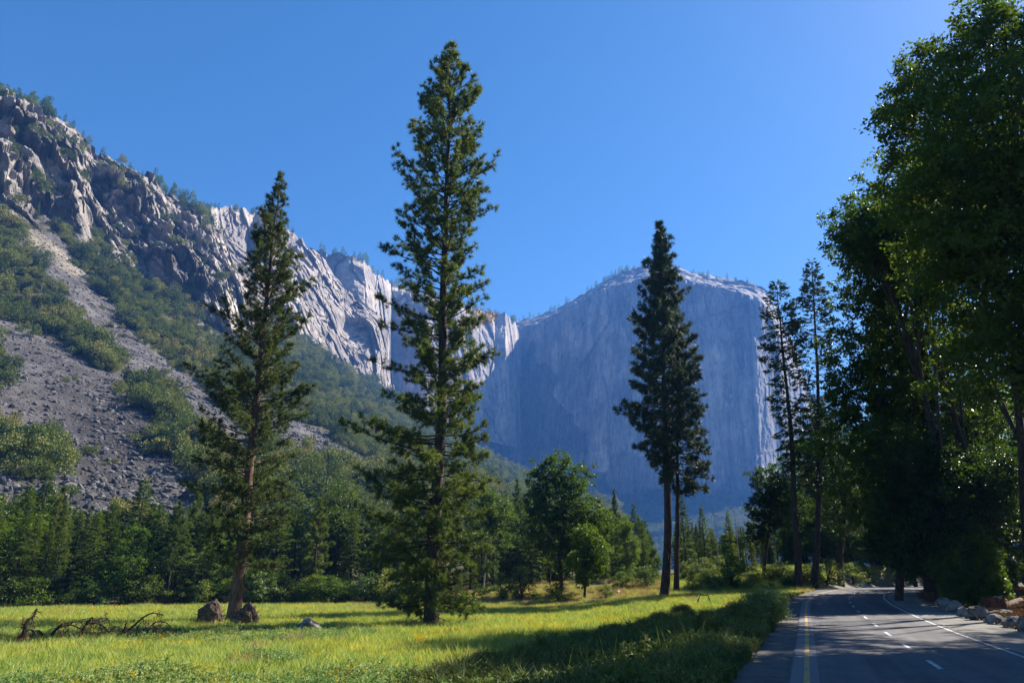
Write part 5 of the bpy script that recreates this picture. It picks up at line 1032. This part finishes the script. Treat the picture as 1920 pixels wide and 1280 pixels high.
for i, (px, py, w, h, lab) in enumerate([(92, 922, 36, 34, 'big pale angular block at the foot of the scree behind the left firs'), (10, 795, 26, 16, 'large block on the scree at the left edge of the view'), (215, 608, 14, 10, 'white boulder in the stone chute above the scree'), (185, 905, 16, 10, 'rusty block on the lower scree'), (130, 905, 16, 11, 'dark block beside the big pale one on the scree')]):
    P = on_slope(px, py); s = depth(P) / FPX; g = rock_geo(830 + i, (w * s * .6, w * s * .5, h * s * .6), 3, .4); o = g.build('scree_boulder', M['boulder']); o.location = P + np.array([0, 0, h * s * .2]); tag(o, lab, 'boulder')
for px, py, top, lab in [(77, 545, 512, 'rusty dead fir on the brushy slope at the left'), (50, 590, 545, 'grey dead fir on the brushy slope left of the scree chute')]:
    P = on_slope(px, py); put('dead_fir', DEADFIR[0], P, max(height_for(P, top), 3), lab, 'dead tree')
def slope_firs():
    rg = rng(71); q = GA[:, 60:300].reshape(-1, 3); px, py, sc, cl = slope_masks(q); c = np.where(~sc & (px > -20) & (px < 860) & (py < 930) & (py > np.interp(px, CLIFFLINE_X, CLIFFLINE_Y) - 25) & (fbm(q / 60, 2, 48) > .05))[0]
    for i in rg.choice(c, 75):
        kind = FIR[rg.integers(4)] if rg.random() < .75 else PINE[rg.integers(3)]; put('slope_fir', kind, q[i] - [0, 0, .5], rg.uniform(6, 14), 'dark young conifer standing above the brush on the left mountain slope', 'fir tree', 'conifers on the left mountain slope', 1.1, rg=rg)
slope_firs()
def dead_spray():      # the brown dead bough on the right side of the tallest pine
    rg = rng(55); b = np.array(BIG.location); r = math.hypot(b[0], b[1]); g = Geo(); c = [at(x, y, r + rg.normal(0, .4)) - b for x, y in [(890, 590), (900, 583), (908, 592), (915, 585), (922, 597), (912, 603), (900, 600), (893, 607), (928, 590), (884, 612)]]; c = np.repeat(np.array(c), 90, 0) + rg.normal(0, .16, (900, 3))
    g.needles(c, rg.normal(size=c.shape) + [0, 0, -.3], .26 * np.ones(len(c)), .03, rg); g.build('dead_bough', M['brown_needle'], BIG)
dead_spray()
def litter():
    rg = rng(99); n = 16000; px = rg.uniform(1640, 2050, n); r = rg.uniform(30, 105, n); a, b, _ = ray(px, 1120 + 0 * px); X, Y = a * r, b * r; d = road_d(X, Y); k = d > 5.9; X, Y, d = X[k], Y[k], d[k]; n = len(X); pr = []
    for i in range(3):
        g = Geo(); q = rng(970 + i); P = np.stack([q.normal(0, .35, 40), q.normal(0, .35, 40), .02 + .05 * q.random(40)], 1); g.leaves(P, q.normal(size=P.shape) * [1, 1, .2], q.normal(size=P.shape) * .4 + [0, 0, 1], .14 + .1 * q.random(40), .08); pr.append(g.build('litter', M['litter'], link=False))
    scatter('leaf_litter', np.stack([X, Y, gz(X, Y, d)], 1), np.stack([0 * X, 0 * X, rg.random(n) * 6.28], 1), np.stack([1 + 0 * X] * 3, 1), rg.integers(0, 3, n), pr)
litter()
#@@END

# ------------------------------------------------------------------ the air of the valley
def haze():
    g = Geo(); x0, x1, y0, y1, z0, z1 = -2600, 3600, -400, 4200, -40, 1060
    V = [(x, y, z) for x in (x0, x1) for y in (y0, y1) for z in (z0, z1)]
    g.add(V, [[0, 1, 3, 2], [4, 6, 7, 5], [0, 4, 5, 1], [2, 3, 7, 6], [0, 2, 6, 4], [1, 5, 7, 3]])
    m = bpy.data.materials.new('valley_haze'); m.use_nodes = True; t = m.node_tree; t.nodes.remove(t.nodes['Principled BSDF'])
    v = t.nodes.new('ShaderNodeVolumePrincipled'); v.inputs['Color'].default_value = (.11, .34, 1.0, 1); v.inputs['Density'].default_value = .00014; v.inputs['Anisotropy'].default_value = .1
    t.links.new(v.outputs[0], t.nodes['Material Output'].inputs['Volume']); m.cycles.homogeneous_volume = True
    tag(g.build('haze', m), kind='stuff')
haze()
